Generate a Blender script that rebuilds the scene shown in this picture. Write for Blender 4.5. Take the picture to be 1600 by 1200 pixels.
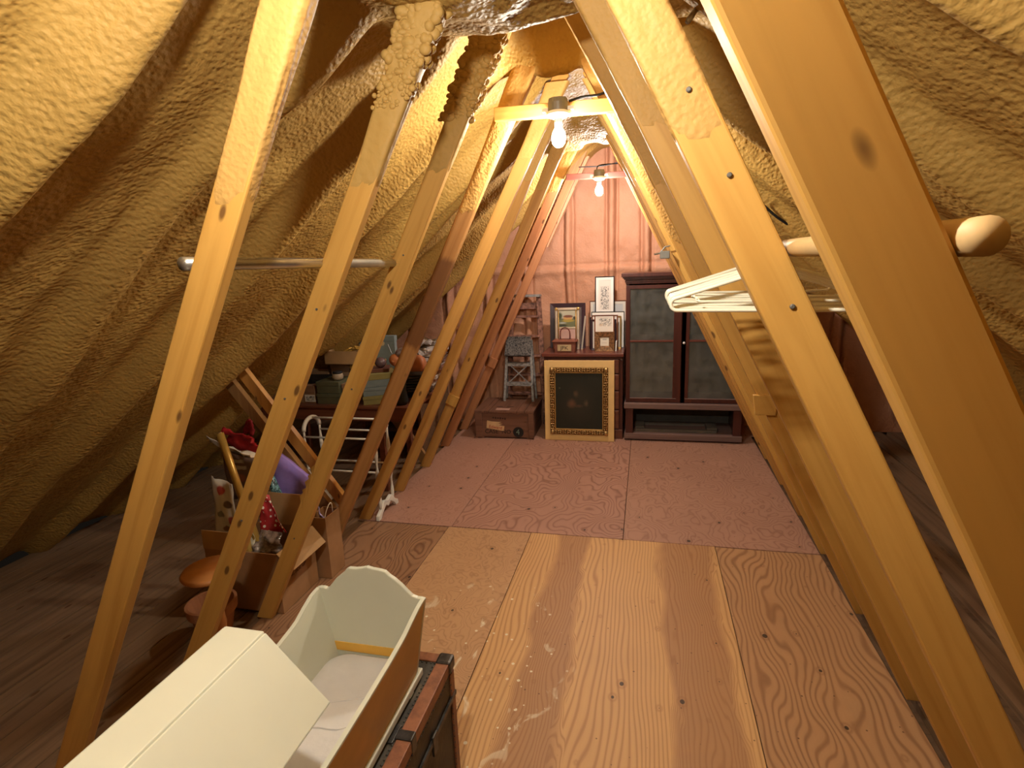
import bpy, math, random
import numpy as np
from mathutils import Matrix, Vector, Euler

for o in list(bpy.data.objects):
    bpy.data.objects.remove(o, do_unlink=True)
random.seed(7)
SC = bpy.context.scene
COL = SC.collection

# ------------------------------------------------------------------ camera, world, exposure
PITCH, YAW, ROLL = 12.3395, 13.8006, 0.04
cam_d = bpy.data.cameras.new('camera')
cam_d.sensor_fit = 'HORIZONTAL'
cam_d.sensor_width = 36.0
cam_d.lens = 36.0 * 866.0 / 1600.0
cam_d.clip_start = 0.02
cam = bpy.data.objects.new('camera', cam_d)
COL.objects.link(cam)
cam.matrix_world = (Matrix.Translation((0, 0, 1.85)) @ Matrix.Rotation(math.radians(YAW), 4, 'Z')
                    @ Matrix.Rotation(math.radians(90 - PITCH), 4, 'X') @ Matrix.Rotation(-ROLL, 4, 'Z'))
SC.camera = cam
w = bpy.data.worlds.new('world')
SC.world = w
w.use_nodes = True
w.node_tree.nodes['Background'].inputs[0].default_value = (0.02, 0.016, 0.012, 1)
w.node_tree.nodes['Background'].inputs[1].default_value = 0.3
SC.view_settings.view_transform = 'Standard'
SC.view_settings.look = 'None'
SC.view_settings.gamma = 1
SC.view_settings.use_curve_mapping = False
SC.view_settings.exposure = 0.0
BULB = {'near': ((1.0, 0.92, 0.76), 1200.0), 'far': ((1.0, 0.90, 0.86), 1450.0), 'front': ((1.0, 0.94, 0.82), 1400.0)}

# ------------------------------------------------------------------ mesh helper
class MB:
    def __init__(s):
        s.v, s.f = [], []
    def add(s, vs, fs):
        b = len(s.v)
        s.v += [tuple(p) for p in vs]
        s.f += [tuple(i + b for i in f) for f in fs]
        return s
    def box(s, c, d, rot=None):
        hx, hy, hz = d[0] / 2, d[1] / 2, d[2] / 2
        vs = [Vector((x, y, z)) for x in (-hx, hx) for y in (-hy, hy) for z in (-hz, hz)]
        if rot: vs = [Euler(rot).to_matrix() @ v for v in vs]
        c = Vector(c)
        return s.add([v + c for v in vs], [(0, 1, 3, 2), (4, 6, 7, 5), (0, 4, 5, 1), (2, 3, 7, 6), (0, 2, 6, 4), (1, 5, 7, 3)])
    def b2(s, x0, x1, y0, y1, z0, z1):
        return s.box(((x0 + x1) / 2, (y0 + y1) / 2, (z0 + z1) / 2), (x1 - x0, y1 - y0, z1 - z0))
    def bar(s, p, q, w_, h_, up=(0, 0, 1)):
        p, q = Vector(p), Vector(q)
        t = (q - p).normalized(); up = Vector(up)
        a = t.cross(up)
        if a.length < 1e-4: a = t.cross(Vector((1, 0, 0)))
        a.normalize(); b = a.cross(t)
        vs = [e + a * (i * w_ / 2) + b * (j * h_ / 2) for e in (p, q) for i, j in ((-1, -1), (1, -1), (1, 1), (-1, 1))]
        return s.add(vs, [(3, 2, 1, 0), (4, 5, 6, 7), (0, 1, 5, 4), (1, 2, 6, 5), (2, 3, 7, 6), (3, 0, 4, 7)])
    def tube(s, pts, r, n=8, closed=False, cap=True):
        pts = [Vector(p) for p in pts]; m = len(pts)
        rs = r if isinstance(r, (list, tuple)) else [r] * m
        vs = []; ref = None
        for i, p in enumerate(pts):
            if closed: t = pts[(i + 1) % m] - pts[i - 1]
            else: t = pts[min(i + 1, m - 1)] - pts[max(i - 1, 0)]
            t.normalize()
            if ref is None:
                ref = t.cross(Vector((0, 0, 1)))
                if ref.length < 1e-3: ref = t.cross(Vector((1, 0, 0)))
            ref = ref - t * ref.dot(t); ref.normalize(); bi = t.cross(ref)
            for k in range(n):
                a = 2 * math.pi * k / n
                vs.append(p + (ref * math.cos(a) + bi * math.sin(a)) * rs[i])
        fs = []
        for i in range(m if closed else m - 1):
            j = (i + 1) % m
            for k in range(n):
                l = (k + 1) % n
                fs.append((i * n + k, i * n + l, j * n + l, j * n + k))
        if cap and not closed:
            fs.append(tuple(range(n - 1, -1, -1))); fs.append(tuple((m - 1) * n + k for k in range(n)))
        return s.add(vs, fs)
    def lathe(s, prof, c=(0, 0, 0), n=20, M=None):
        vs = []
        for r, z in prof:
            for k in range(n):
                a = 2 * math.pi * k / n
                v = Vector((r * math.cos(a), r * math.sin(a), z))
                if M: v = M @ v
                vs.append(v + Vector(c))
        m = len(prof)
        fs = [(i * n + k, i * n + (k + 1) % n, (i + 1) * n + (k + 1) % n, (i + 1) * n + k) for i in range(m - 1) for k in range(n)]
        fs.append(tuple(range(n - 1, -1, -1))); fs.append(tuple((m - 1) * n + k for k in range(n)))
        return s.add(vs, fs)
    def prism(s, poly, y0, y1, plane='xz'):
        def P(a, b, c):
            return {'xz': (a, c, b), 'yz': (c, a, b), 'xy': (a, b, c)}[plane]
        n = len(poly)
        vs = [P(a, b, y0) for a, b in poly] + [P(a, b, y1) for a, b in poly]
        fs = [tuple(range(n)), tuple(range(2 * n - 1, n - 1, -1))]
        fs += [(i, i + n, (i + 1) % n + n, (i + 1) % n) for i in range(n)]
        return s.add(vs, fs)
    def blob(s, c, r, sq=(1, 1, 1), n=6):
        prof = [(max(1e-4, math.sin(math.pi * i / n)) * r, -math.cos(math.pi * i / n) * r) for i in range(n + 1)]
        b = len(s.v)
        s.lathe(prof, (0, 0, 0), n + 2)
        for i in range(b, len(s.v)):
            x, y, z = s.v[i]; s.v[i] = (x * sq[0] + c[0], y * sq[1] + c[1], z * sq[2] + c[2])
        return s
    def xf(s, M):
        s.v = [tuple(M @ Vector(p)) for p in s.v]
        return s
    def build(s, name, mat, parent=None, bevel=0, smooth=False, loc=None, rot=None):
        me = bpy.data.meshes.new(name)
        me.from_pydata(s.v, [], s.f)
        me.update()
        import bmesh
        bm = bmesh.new(); bm.from_mesh(me)
        bmesh.ops.recalc_face_normals(bm, faces=bm.faces)
        bm.to_mesh(me); bm.free()
        o = bpy.data.objects.new(name, me)
        COL.objects.link(o)
        me.materials.append(mat)
        if smooth:
            me.polygons.foreach_set('use_smooth', [True] * len(me.polygons))
        if bevel:
            m = o.modifiers.new('edge', 'BEVEL'); m.width = bevel; m.segments = 2; m.limit_method = 'ANGLE'
        if parent: o.parent = parent
        if loc: o.location = loc
        if rot: o.rotation_euler = rot
        return o

def tag(o, label=None, cat=None, group=None, kind=None):
    if label: o['label'] = label
    if cat: o['category'] = cat
    if group: o['group'] = group
    if kind: o['kind'] = kind
    return o

def thing(name, label, cat, loc=(0, 0, 0), rot=(0, 0, 0), group=None):
    o = bpy.data.objects.new(name, None)
    o.empty_display_size = 0.05
    COL.objects.link(o)
    o.location = loc; o.rotation_euler = rot
    return tag(o, label, cat, group)

def text_mesh(name, body, size, mat, parent, M, extrude=0.0006, align='CENTER', sx=1.0):
    c = bpy.data.curves.new(name, 'FONT')
    c.body = body; c.size = size; c.extrude = extrude; c.align_x = align; c.align_y = 'CENTER'; c.resolution_u = 3
    t = bpy.data.objects.new(name, c); COL.objects.link(t)
    dg = bpy.context.evaluated_depsgraph_get()
    me = bpy.data.meshes.new_from_object(t.evaluated_get(dg))
    bpy.data.objects.remove(t, do_unlink=True)
    me.transform(Matrix.Diagonal((sx, 1, 1, 1)))
    o = bpy.data.objects.new(name, me); COL.objects.link(o)
    me.materials.clear(); me.materials.append(mat)
    o.parent = parent; o.matrix_local = M
    return o
FRONT = Matrix.Rotation(math.pi / 2, 4, 'X')   # text standing in XZ, read from -Y

# ------------------------------------------------------------------ materials
class NT:
    def __init__(s, name, rough=0.6, spec=0.3, metal=0.0):
        s.m = bpy.data.materials.new(name); s.m.use_nodes = True
        s.t = s.m.node_tree; s.b = s.t.nodes['Principled BSDF']
        s.b.inputs['Roughness'].default_value = rough
        s.b.inputs['Specular IOR Level'].default_value = spec
        s.b.inputs['Metallic'].default_value = metal
    def n(s, typ, ins=None, **kw):
        x = s.t.nodes.new('ShaderNode' + typ)
        for k, v in kw.items(): setattr(x, k, v)
        for k, v in (ins or {}).items(): s.set(x.inputs[k], v)
        return x
    def set(s, sock, v):
        if isinstance(v, bpy.types.NodeSocket): s.t.links.new(v, sock)
        elif isinstance(v, bpy.types.Node): s.t.links.new(v.outputs[0], sock)
        elif isinstance(v, (tuple, list)) and len(v) == 3 and len(sock.default_value) == 4: sock.default_value = (*v, 1)
        else: sock.default_value = v
    def math(s, op, a, b=0.0, c=0.0, clamp=False):
        x = s.n('Math', {0: a, 1: b, 2: c}, operation=op); x.use_clamp = clamp
        return x.outputs[0]
    def mix(s, f, a, b):
        x = s.n('Mix', data_type='RGBA')
        s.set(x.inputs[0], f); s.set(x.inputs[6], a); s.set(x.inputs[7], b)
        return x.outputs[2]
    def ramp(s, f, stops, interp='LINEAR'):
        x = s.n('ValToRGB', {0: f}); r = x.color_ramp; r.interpolation = interp
        while len(r.elements) < len(stops): r.elements.new(0.5)
        for e, (p, c) in zip(r.elements, stops):
            e.position = p; e.color = (*c, 1) if len(c) == 3 else c
        return x.outputs[0]
    def coords(s, kind='Object', scale=(1, 1, 1), rand=False):
        tc = s.n('TexCoord').outputs[kind]
        if rand:
            oi = s.n('ObjectInfo').outputs['Random']
            k = s.math('MULTIPLY', oi, 37.0)
            tc = s.n('VectorMath', {0: tc, 1: k}, operation='ADD').outputs[0]
        return s.n('Mapping', {'Vector': tc, 'Scale': scale}).outputs[0]
    def noise(s, vec, scale=5, detail=3, rough=0.5, dist=0.0):
        return s.n('TexNoise', {'Vector': vec, 'Scale': scale, 'Detail': detail, 'Roughness': rough, 'Distortion': dist}).outputs[0]
    def color(s, c): s.set(s.b.inputs['Base Color'], c)
    def bump(s, h, strength=0.3, dist=0.01):
        s.set(s.b.inputs['Normal'], s.n('Bump', {'Height': h, 'Strength': strength, 'Distance': dist}))

def plain(name, c, rough=0.6, spec=0.3, metal=0.0, var=0.12, scale=8, bump=0.0):
    t = NT(name, rough, spec, metal)
    v = t.coords('Object')
    n = t.noise(v, scale, 4, 0.6)
    d = tuple(max(0, x * (1 - var * 1.6)) for x in c); l = tuple(min(1, x * (1 + var)) for x in c)
    t.color(t.ramp(n, [(0.3, d), (0.7, l)]))
    if bump: t.bump(t.noise(v, scale * 8, 3), bump, 0.004)
    return t.m

def pine(name, light, dark, axis='z', rough=0.5, knots=True, stain=None):
    """planed softwood, grain along a local axis; stain=(z0,z1,colour) is a water stain with ragged ends"""
    t = NT(name, rough, 0.35)
    sc = {'z': (26, 26, 1.3), 'x': (1.3, 26, 26), 'y': (26, 1.3, 26)}[axis]
    v = t.coords('Object', sc, rand=True)
    n = t.noise(v, 1.0, 4, 0.55, 0.6)
    v2 = t.coords('Object', tuple(q * 0.22 for q in sc), rand=True)
    n2 = t.noise(v2, 1.2, 2)
    col = t.mix(t.math('MULTIPLY', n2, 0.75), t.ramp(n, [(0.32, dark), (0.52, light), (0.75, tuple(min(1, q * 1.12) for q in light))]), dark)
    if knots:
        ks = {'z': (11, 11, 4.5), 'x': (4.5, 11, 11), 'y': (11, 4.5, 11)}[axis]
        vo = t.n('TexVoronoi', {'Vector': t.coords('Object', ks, rand=True), 'Scale': 0.9, 'Randomness': 1.0})
        k = t.math('SUBTRACT', 1.0, t.math('MULTIPLY', t.math('SUBTRACT', vo.outputs['Distance'], 0.07), 22.0), clamp=True)
        col = t.mix(t.math('MULTIPLY', k, 0.85), col, (0.09, 0.035, 0.012))
    if stain:
        z = t.n('SeparateXYZ', {0: t.n('TexCoord').outputs['Object']}).outputs[2]
        z = t.math('ADD', z, t.math('MULTIPLY', t.math('SUBTRACT', t.noise(t.coords('Object', (40, 40, 9)), 1.0, 3), 0.5), 0.10))
        k = t.math('MULTIPLY', t.math('MULTIPLY', t.math('SUBTRACT', z, stain[0]), 25.0, clamp=True), t.math('MULTIPLY', t.math('SUBTRACT', stain[1], z), 25.0, clamp=True))
        col = t.mix(t.math('MULTIPLY', k, 0.8), col, stain[2])
    t.color(col)
    t.bump(n, 0.12, 0.004)
    return t.m

def foam(name, c1, c2, bump=0.6, scale=70, rough=0.6):
    t = NT(name, rough, 0.22)
    v = t.coords('Object')
    n = t.noise(v, 1.6, 4, 0.6)
    t.color(t.ramp(n, [(0.3, c1), (0.7, c2)]))
    vs = t.coords('Object', (1, 0.8, 1.0))
    vo = t.n('TexVoronoi', {'Vector': vs, 'Scale': scale, 'Randomness': 1.0}, feature='SMOOTH_F1').outputs[0]
    h = t.math('ADD', t.math('MULTIPLY', vo, 0.8), t.noise(vs, scale * 0.45, 3, 0.6))
    t.bump(h, bump, 0.012)
    return t.m

def plywood(name, base, line, dark, lin=30, amp=10, nx=2.2, ny=0.9, amp2=2.0, bands=None, paint=False, off=0.0, linew=0.22, st=0.7):
    """rotary-cut veneer: growth-ring lines bent by low noise, knots and plugs"""
    t = NT(name, 0.5, 0.35)
    tc = t.n('TexCoord').outputs['Object']
    tc = t.n('VectorMath', {0: tc, 1: (off, off * 0.7, off * 0.3)}, operation='ADD').outputs[0]
    f = t.noise(t.n('Mapping', {'Vector': tc, 'Scale': (nx, ny, 1)}).outputs[0], 1.0, 2.0, 0.4, 0.25)
    f2 = t.noise(t.n('Mapping', {'Vector': tc, 'Scale': (nx * 3.2, ny * 2.6, 1), 'Location': (3, 8, 0)}).outputs[0], 1.0, 1.0)
    x = t.n('SeparateXYZ', {0: tc}).outputs[0]
    K = None
    if bands:   # heartwood strips of the veneer
        xw = t.math('ADD', x, t.math('MULTIPLY', t.math('SUBTRACT', t.noise(t.n('Mapping', {'Vector': tc, 'Scale': (4, 1.3, 1)}).outputs[0], 1.0, 3), 0.5), 0.26))
        for cx, hw in bands:
            k = t.math('SUBTRACT', 1.0, t.math('DIVIDE', t.math('ABSOLUTE', t.math('SUBTRACT', xw, cx + off)), hw), clamp=True)
            k = t.math('MULTIPLY', k, 3.5, clamp=True)
            K = k if K is None else t.math('MAXIMUM', K, k)
    ph = t.math('ADD', t.math('ADD', t.math('MULTIPLY', f, amp), t.math('MULTIPLY', x, lin)), t.math('MULTIPLY', f2, amp2))
    if bands:
        fb = t.noise(t.n('Mapping', {'Vector': tc, 'Scale': (5.5, 1.5, 1), 'Location': (1, 5, 0)}).outputs[0], 1.0, 2.0, 0.45, 0.4)
        ph = t.math('ADD', t.math('MULTIPLY', ph, t.math('SUBTRACT', 1.0, t.math('MULTIPLY', K, 0.0))), t.math('MULTIPLY', K, t.math('MULTIPLY', fb, 9.0)))
    pp = t.math('PINGPONG', ph, 0.5)
    grain = t.ramp(t.math('MULTIPLY', pp, 2.0), [(0.0, (1, 1, 1)), (linew, (0.75, 0.75, 0.75)), (linew + 0.25, (0.12, 0.12, 0.12)), (1.0, (0, 0, 0))])
    grain = t.math('MULTIPLY', grain, t.math('ADD', 0.35, t.math('MULTIPLY', t.noise(t.n('Mapping', {'Vector': tc, 'Scale': (5, 1.1, 1), 'Location': (9, 2, 0)}).outputs[0], 1.0, 2), 1.2), clamp=True))
    fine = t.noise(t.n('Mapping', {'Vector': tc, 'Scale': (60, 5, 1)}).outputs[0], 1.0, 3, 0.6)
    bigv = t.noise(tc, 1.3, 3, 0.55)
    bc = t.mix(t.math('MULTIPLY', fine, 0.5), base, tuple(q * 0.80 for q in base))
    bc = t.mix(t.math('MULTIPLY', t.math('SUBTRACT', bigv, 0.42, clamp=True), 1.6, clamp=True), bc, tuple(a * 0.55 + b * 0.45 for a, b in zip(base, line)))
    if bands: bc = t.mix(t.math('MULTIPLY', K, 0.7), bc, dark)
    line = t.mix(0.5, line, t.n('VectorMath', {0: bc, 1: (0.56, 0.44, 0.38)}, operation='MULTIPLY').outputs[0])
    col = t.mix(t.math('MULTIPLY', grain, st), bc, line)
    vo = t.n('TexVoronoi', {'Vector': t.n('Mapping', {'Vector': tc, 'Scale': (4.0, 3.0, 0.01)}).outputs[0], 'Scale': 1.0, 'Randomness': 1.0}, voronoi_dimensions='2D')
    d = vo.outputs['Distance']
    sel = t.n('SeparateColor', {0: vo.outputs['Color']}).outputs[0]
    rr = t.math('MULTIPLY', t.math('SUBTRACT', sel, 0.35), 0.085)
    k = t.math('MULTIPLY', t.math('SUBTRACT', rr, d), 90.0, clamp=True)
    ring = t.math('SUBTRACT', 1.0, t.math('MULTIPLY', t.math('ABSOLUTE', t.math('SUBTRACT', d, t.math('ADD', rr, 0.03))), 28.0), clamp=True)
    col = t.mix(t.math('MULTIPLY', ring, 0.45), col, line)
    col = t.mix(t.math('MULTIPLY', k, 0.9), col, (0.035, 0.022, 0.014))
    sp = t.n('TexVoronoi', {'Vector': tc, 'Scale': 15.0, 'Randomness': 1.0}, voronoi_dimensions='2D')
    ss = t.n('SeparateColor', {0: sp.outputs['Color']})
    pr = t.math('MULTIPLY', t.math('SUBTRACT', ss.outputs[0], 0.80, clamp=True), 0.40)
    col = t.mix(t.math('MULTIPLY', t.math('MULTIPLY', t.math('SUBTRACT', pr, sp.outputs['Distance']), 40.0, clamp=True), 0.7), col, (0.08, 0.035, 0.018))
    if paint:   # spilled white paint: smears and spatter round one spot
        p = t.n('TexCoord').outputs['Object']
        q = t.n('VectorMath', {0: p, 1: (-0.80, 2.20, 0)}, operation='SUBTRACT').outputs[0]
        q = t.n('VectorMath', {0: q, 1: (1.9, 1.35, 1)}, operation='MULTIPLY').outputs[0]
        r = t.n('VectorMath', {0: q}, operation='LENGTH').outputs['Value']
        m = t.math('SUBTRACT', 1.0, r, clamp=True)
        s1 = t.n('TexVoronoi', {'Vector': p, 'Scale': 30.0, 'Randomness': 1.0})
        a = t.math('MULTIPLY', t.math('SUBTRACT', t.math('SUBTRACT', t.math('MULTIPLY', t.n('SeparateColor', {0: s1.outputs['Color']}).outputs[1], 0.8), 0.52), s1.outputs['Distance']), 30.0, clamp=True)
        b = t.math('MULTIPLY', t.math('SUBTRACT', t.noise(t.n('Mapping', {'Vector': p, 'Scale': (9, 5, 1), 'Rotation': (0, 0, 0.6)}).outputs[0], 1.0, 3, 0.55, 1.2), 0.63), 14.0, clamp=True)
        k = t.math('MULTIPLY', t.math('MULTIPLY', t.math('MAXIMUM', a, t.math('MULTIPLY', b, 0.7)), t.math('MULTIPLY', m, 4.0, clamp=True)), 0.9)
        col = t.mix(k, col, (0.74, 0.68, 0.50))
    t.color(col)
    t.bump(t.math('SUBTRACT', fine, grain), 0.08, 0.003)
    return t.m

def art(name, bg, shapes, rough=0.6, warp=0.02, grain=0.15):
    """flat print: soft ellipses / boxes (kind, cx, cz, rx, rz, colour, softness, strength) in local X,Z"""
    t = NT(name, rough, 0.3)
    p = t.n('TexCoord').outputs['Object']
    s3 = t.n('SeparateXYZ', {0: p})
    n1 = t.noise(p, 22, 4, 0.6); n2 = t.noise(t.n('Mapping', {'Vector': p, 'Location': (5, 3, 1)}).outputs[0], 22, 4, 0.6)
    x = t.math('ADD', s3.outputs[0], t.math('MULTIPLY', t.math('SUBTRACT', n1, 0.5), warp))
    z = t.math('ADD', s3.outputs[2], t.math('MULTIPLY', t.math('SUBTRACT', n2, 0.5), warp))
    col = t.mix(t.math('MULTIPLY', n1, grain * 2), bg, tuple(q * 0.6 for q in bg))
    for kind, cx, cz, rx, rz, c, soft, st in shapes:
        dx = t.math('DIVIDE', t.math('SUBTRACT', x, cx), rx); dz = t.math('DIVIDE', t.math('SUBTRACT', z, cz), rz)
        if kind == 'e':
            d = t.math('SQRT', t.math('ADD', t.math('MULTIPLY', dx, dx), t.math('MULTIPLY', dz, dz)))
        else:
            d = t.math('MAXIMUM', t.math('ABSOLUTE', dx), t.math('ABSOLUTE', dz))
        k = t.math('MULTIPLY', t.math('DIVIDE', t.math('SUBTRACT', 1.0, d), soft), st, clamp=True)
        if kind == 'n':   # scribbled drawing
            k = t.math('MULTIPLY', k, t.math('MULTIPLY', t.math('SUBTRACT', t.noise(p, 60, 5, 0.7), 0.42), 5.0, clamp=True), clamp=True)
        k = t.math('MINIMUM', k, st)
        col = t.mix(k, col, c)
    t.color(col)
    return t.m

def glass(name, tint=(0.75, 0.78, 0.74), gloss=0.08):
    m = bpy.data.materials.new(name); m.use_nodes = True
    nt = m.node_tree; nt.nodes.clear()
    out = nt.nodes.new('ShaderNodeOutputMaterial'); mx = nt.nodes.new('ShaderNodeMixShader')
    tr = nt.nodes.new('ShaderNodeBsdfTransparent'); gl = nt.nodes.new('ShaderNodeBsdfGlossy'); fr = nt.nodes.new('ShaderNodeFresnel')
    nz = nt.nodes.new('ShaderNodeTexNoise'); nz.inputs['Scale'].default_value = 3
    bp = nt.nodes.new('ShaderNodeBump'); bp.inputs['Strength'].default_value = 0.05
    nt.links.new(nz.outputs[0], bp.inputs['Height']); nt.links.new(bp.outputs[0], gl.inputs['Normal'])
    fr.inputs[0].default_value = 1.5
    tr.inputs[0].default_value = (*tint, 1); gl.inputs['Roughness'].default_value = gloss
    nt.links.new(fr.outputs[0], mx.inputs[0]); nt.links.new(tr.outputs[0], mx.inputs[1]); nt.links.new(gl.outputs[0], mx.inputs[2])
    df = nt.nodes.new('ShaderNodeBsdfDiffuse'); df.inputs[0].default_value = (0.42, 0.42, 0.38, 1)
    n2 = nt.nodes.new('ShaderNodeTexNoise'); n2.inputs['Scale'].default_value = 5; n2.inputs['Detail'].default_value = 4
    mr = nt.nodes.new('ShaderNodeMapRange'); mr.inputs[1].default_value = .3; mr.inputs[2].default_value = .7; mr.inputs[3].default_value = .06; mr.inputs[4].default_value = .22
    mx2 = nt.nodes.new('ShaderNodeMixShader')
    nt.links.new(n2.outputs[0], mr.inputs[0]); nt.links.new(mr.outputs[0], mx2.inputs[0])
    nt.links.new(mx.outputs[0], mx2.inputs[1]); nt.links.new(df.outputs[0], mx2.inputs[2])
    nt.links.new(mx2.outputs[0], out.inputs[0])
    return m

def emit(name, c, s):
    m = bpy.data.materials.new(name); m.use_nodes = True
    nt = m.node_tree; nt.nodes.clear()
    out = nt.nodes.new('ShaderNodeOutputMaterial'); e = nt.nodes.new('ShaderNodeEmission')
    e.inputs[0].default_value = (*c, 1); e.inputs[1].default_value = s
    nt.links.new(e.outputs[0], out.inputs[0])
    return m

GOLD, AMBER, DEEP = (0.56, 0.285, 0.065), (0.46, 0.20, 0.035), (0.30, 0.125, 0.03)
M = {}
M['pine'] = pine('golden_pine', (0.58, 0.325, 0.080), (0.45, 0.23, 0.048))
M['pine2'] = pine('amber_pine', (0.53, 0.28, 0.072), (0.39, 0.18, 0.043))
M['pine_stain'] = pine('stained_pine', (0.44, 0.225, 0.075), (0.30, 0.135, 0.04), stain=(1.55, 2.12, (0.12, 0.045, 0.016)))
M['pine_rose'] = pine('rosy_pine', (0.47, 0.205, 0.085), (0.33, 0.125, 0.05))
M['pine_x'] = pine('golden_pine_board', (0.62, 0.35, 0.09), (0.46, 0.22, 0.05), axis='x')
M['pine_dim'] = pine('grey_brown_pine', (0.36, 0.20, 0.075), (0.24, 0.12, 0.045))
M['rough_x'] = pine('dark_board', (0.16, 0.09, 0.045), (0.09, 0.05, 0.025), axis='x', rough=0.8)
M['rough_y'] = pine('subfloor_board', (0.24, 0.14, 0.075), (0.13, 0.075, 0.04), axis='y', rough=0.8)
M['foam'] = foam('ochre_spray_foam', (0.32, 0.185, 0.048), (0.42, 0.255, 0.066))
M['foam_lump'] = foam('ochre_spray_foam_lumps', (0.35, 0.205, 0.055), (0.44, 0.265, 0.075), bump=0.3, scale=40)
M['foam_coat'] = foam('orange_spray_foam_skin', (0.42, 0.235, 0.07), (0.50, 0.29, 0.085), bump=0.25, scale=90)
M['foam_pink_cast'] = foam('spray_foam_pink_cast', (0.47, 0.23, 0.13), (0.58, 0.30, 0.18), bump=0.35, scale=55)  # pink cast of the far bulb is put into this foam's colour
M['black'] = plain('black_rubber', (0.012, 0.012, 0.013), 0.5)
M['steel'] = plain('galvanised_steel', (0.55, 0.55, 0.52), 0.3, 0.5, 0.9)
M['dull_metal'] = plain('dull_grey_metal', (0.17, 0.165, 0.15), 0.5, 0.5, 0.5)
M['white_plastic'] = plain('ivory_plastic', (0.82, 0.78, 0.62), 0.35, 0.5, var=0.03)
M['porcelain'] = plain('porcelain', (0.80, 0.78, 0.72), 0.25, 0.5, var=0.03)
M['card'] = plain('kraft_cardboard', (0.36, 0.20, 0.095), 0.8, 0.15, scale=4)
M['card2'] = plain('pale_cardboard', (0.46, 0.28, 0.13), 0.8, 0.15, scale=4)
M['card_in'] = plain('cardboard_inside', (0.27, 0.155, 0.075), 0.85, 0.1, scale=4)
M['mahog'] = pine('dark_mahogany', (0.085, 0.024, 0.016), (0.045, 0.013, 0.010), rough=0.3, knots=False)
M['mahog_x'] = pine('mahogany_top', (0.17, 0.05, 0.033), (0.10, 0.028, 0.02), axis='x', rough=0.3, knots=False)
M['dusty_x'] = pine('dusty_ledge', (0.20, 0.125, 0.105), (0.13, 0.075, 0.062), axis='x', rough=0.6, knots=False)
M['walnut'] = pine('reddish_drawer_wood', (0.19, 0.065, 0.032), (0.11, 0.035, 0.02), axis='x', rough=0.4, knots=False)
M['cab_back'] = plain('cabinet_back', (0.10, 0.095, 0.08), 0.7)
M['glass'] = glass('cabinet_glass')
M['crate'] = pine('old_crate_wood', (0.20, 0.092, 0.052), (0.12, 0.052, 0.03), axis='x', rough=0.7)
M['crate_side'] = pine('crate_end_board', (0.20, 0.092, 0.052), (0.12, 0.052, 0.03), axis='y', rough=0.7)
M['cream'] = plain('cream_paint', (0.60, 0.61, 0.50), 0.4, 0.4, var=0.03, scale=3)
M['mustard'] = plain('mustard_wood', (0.62, 0.39, 0.10), 0.45, 0.4, var=0.10, scale=5)
M['yellow_wood'] = plain('yellow_wood_strip', (0.72, 0.42, 0.08), 0.5, 0.3, var=0.06)
M['quilted'] = plain('quilted_white_cloth', (0.62, 0.60, 0.585), 0.9, 0.1, var=0.05, scale=6, bump=0.35)
M['white_paint'] = plain('white_gloss_paint', (0.76, 0.74, 0.66), 0.3, 0.5, var=0.05)
M['terracotta'] = plain('terracotta', (0.42, 0.19, 0.10), 0.8, 0.2)
M['stand_wood'] = plain('orange_stand_wood', (0.46, 0.19, 0.055), 0.4, 0.4)
def cloth(name, c, rough=0.85, **k): return plain(name, c, rough, 0.15, **k)

# ------------------------------------------------------------------ numpy value noise
_rs = np.random.RandomState(11)
_G = _rs.rand(256, 256)
def vnoise(x, y):
    xi = np.floor(x).astype(int); yi = np.floor(y).astype(int)
    fx = x - xi; fy = y - yi
    fx = fx * fx * fx * (fx * (fx * 6 - 15) + 10); fy = fy * fy * fy * (fy * (fy * 6 - 15) + 10)
    a = _G[xi % 256, yi % 256]; b = _G[(xi + 1) % 256, yi % 256]; c = _G[xi % 256, (yi + 1) % 256]; d = _G[(xi + 1) % 256, (yi + 1) % 256]
    return (a * (1 - fx) + b * fx) * (1 - fy) + (c * (1 - fx) + d * fx) * fy - 0.5
def fbm(x, y, o=4):
    r = 0; a = 1.0
    for k in range(o):
        r = r + a * vnoise(x * 2 ** k + 17.3 * k, y * 2 ** k + 5.1 * k); a *= 0.5
    return r
def lumps(x, y):
    """rounded popcorn blobs"""
    n1 = np.abs(vnoise(x, y)); n2 = np.abs(vnoise(x * 2.1 + 9, y * 2.1 + 4))
    return (0.5 - n1) * 1.0 + (0.5 - n2) * 0.45

def grid_obj(name, X, Y, Z, mat, flip=False):
    m, n = X.shape
    vs = np.stack([X.ravel(), Y.ravel(), Z.ravel()], 1)
    i = np.arange(m * n).reshape(m, n)
    q = np.stack([i[:-1, :-1].ravel(), i[1:, :-1].ravel(), i[1:, 1:].ravel(), i[:-1, 1:].ravel()], 1)
    if flip: q = q[:, ::-1]
    me = bpy.data.meshes.new(name)
    me.vertices.add(len(vs)); me.vertices.foreach_set('co', vs.ravel())
    me.loops.add(q.size); me.loops.foreach_set('vertex_index', q.ravel())
    me.polygons.add(len(q)); me.polygons.foreach_set('loop_start', np.arange(len(q)) * 4); me.polygons.foreach_set('loop_total', np.full(len(q), 4))
    me.polygons.foreach_set('use_smooth', np.ones(len(q), bool))
    me.update(calc_edges=True); me.validate()
    me.materials.append(mat)
    o = bpy.data.objects.new(name, me); COL.objects.link(o)
    return o

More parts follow.
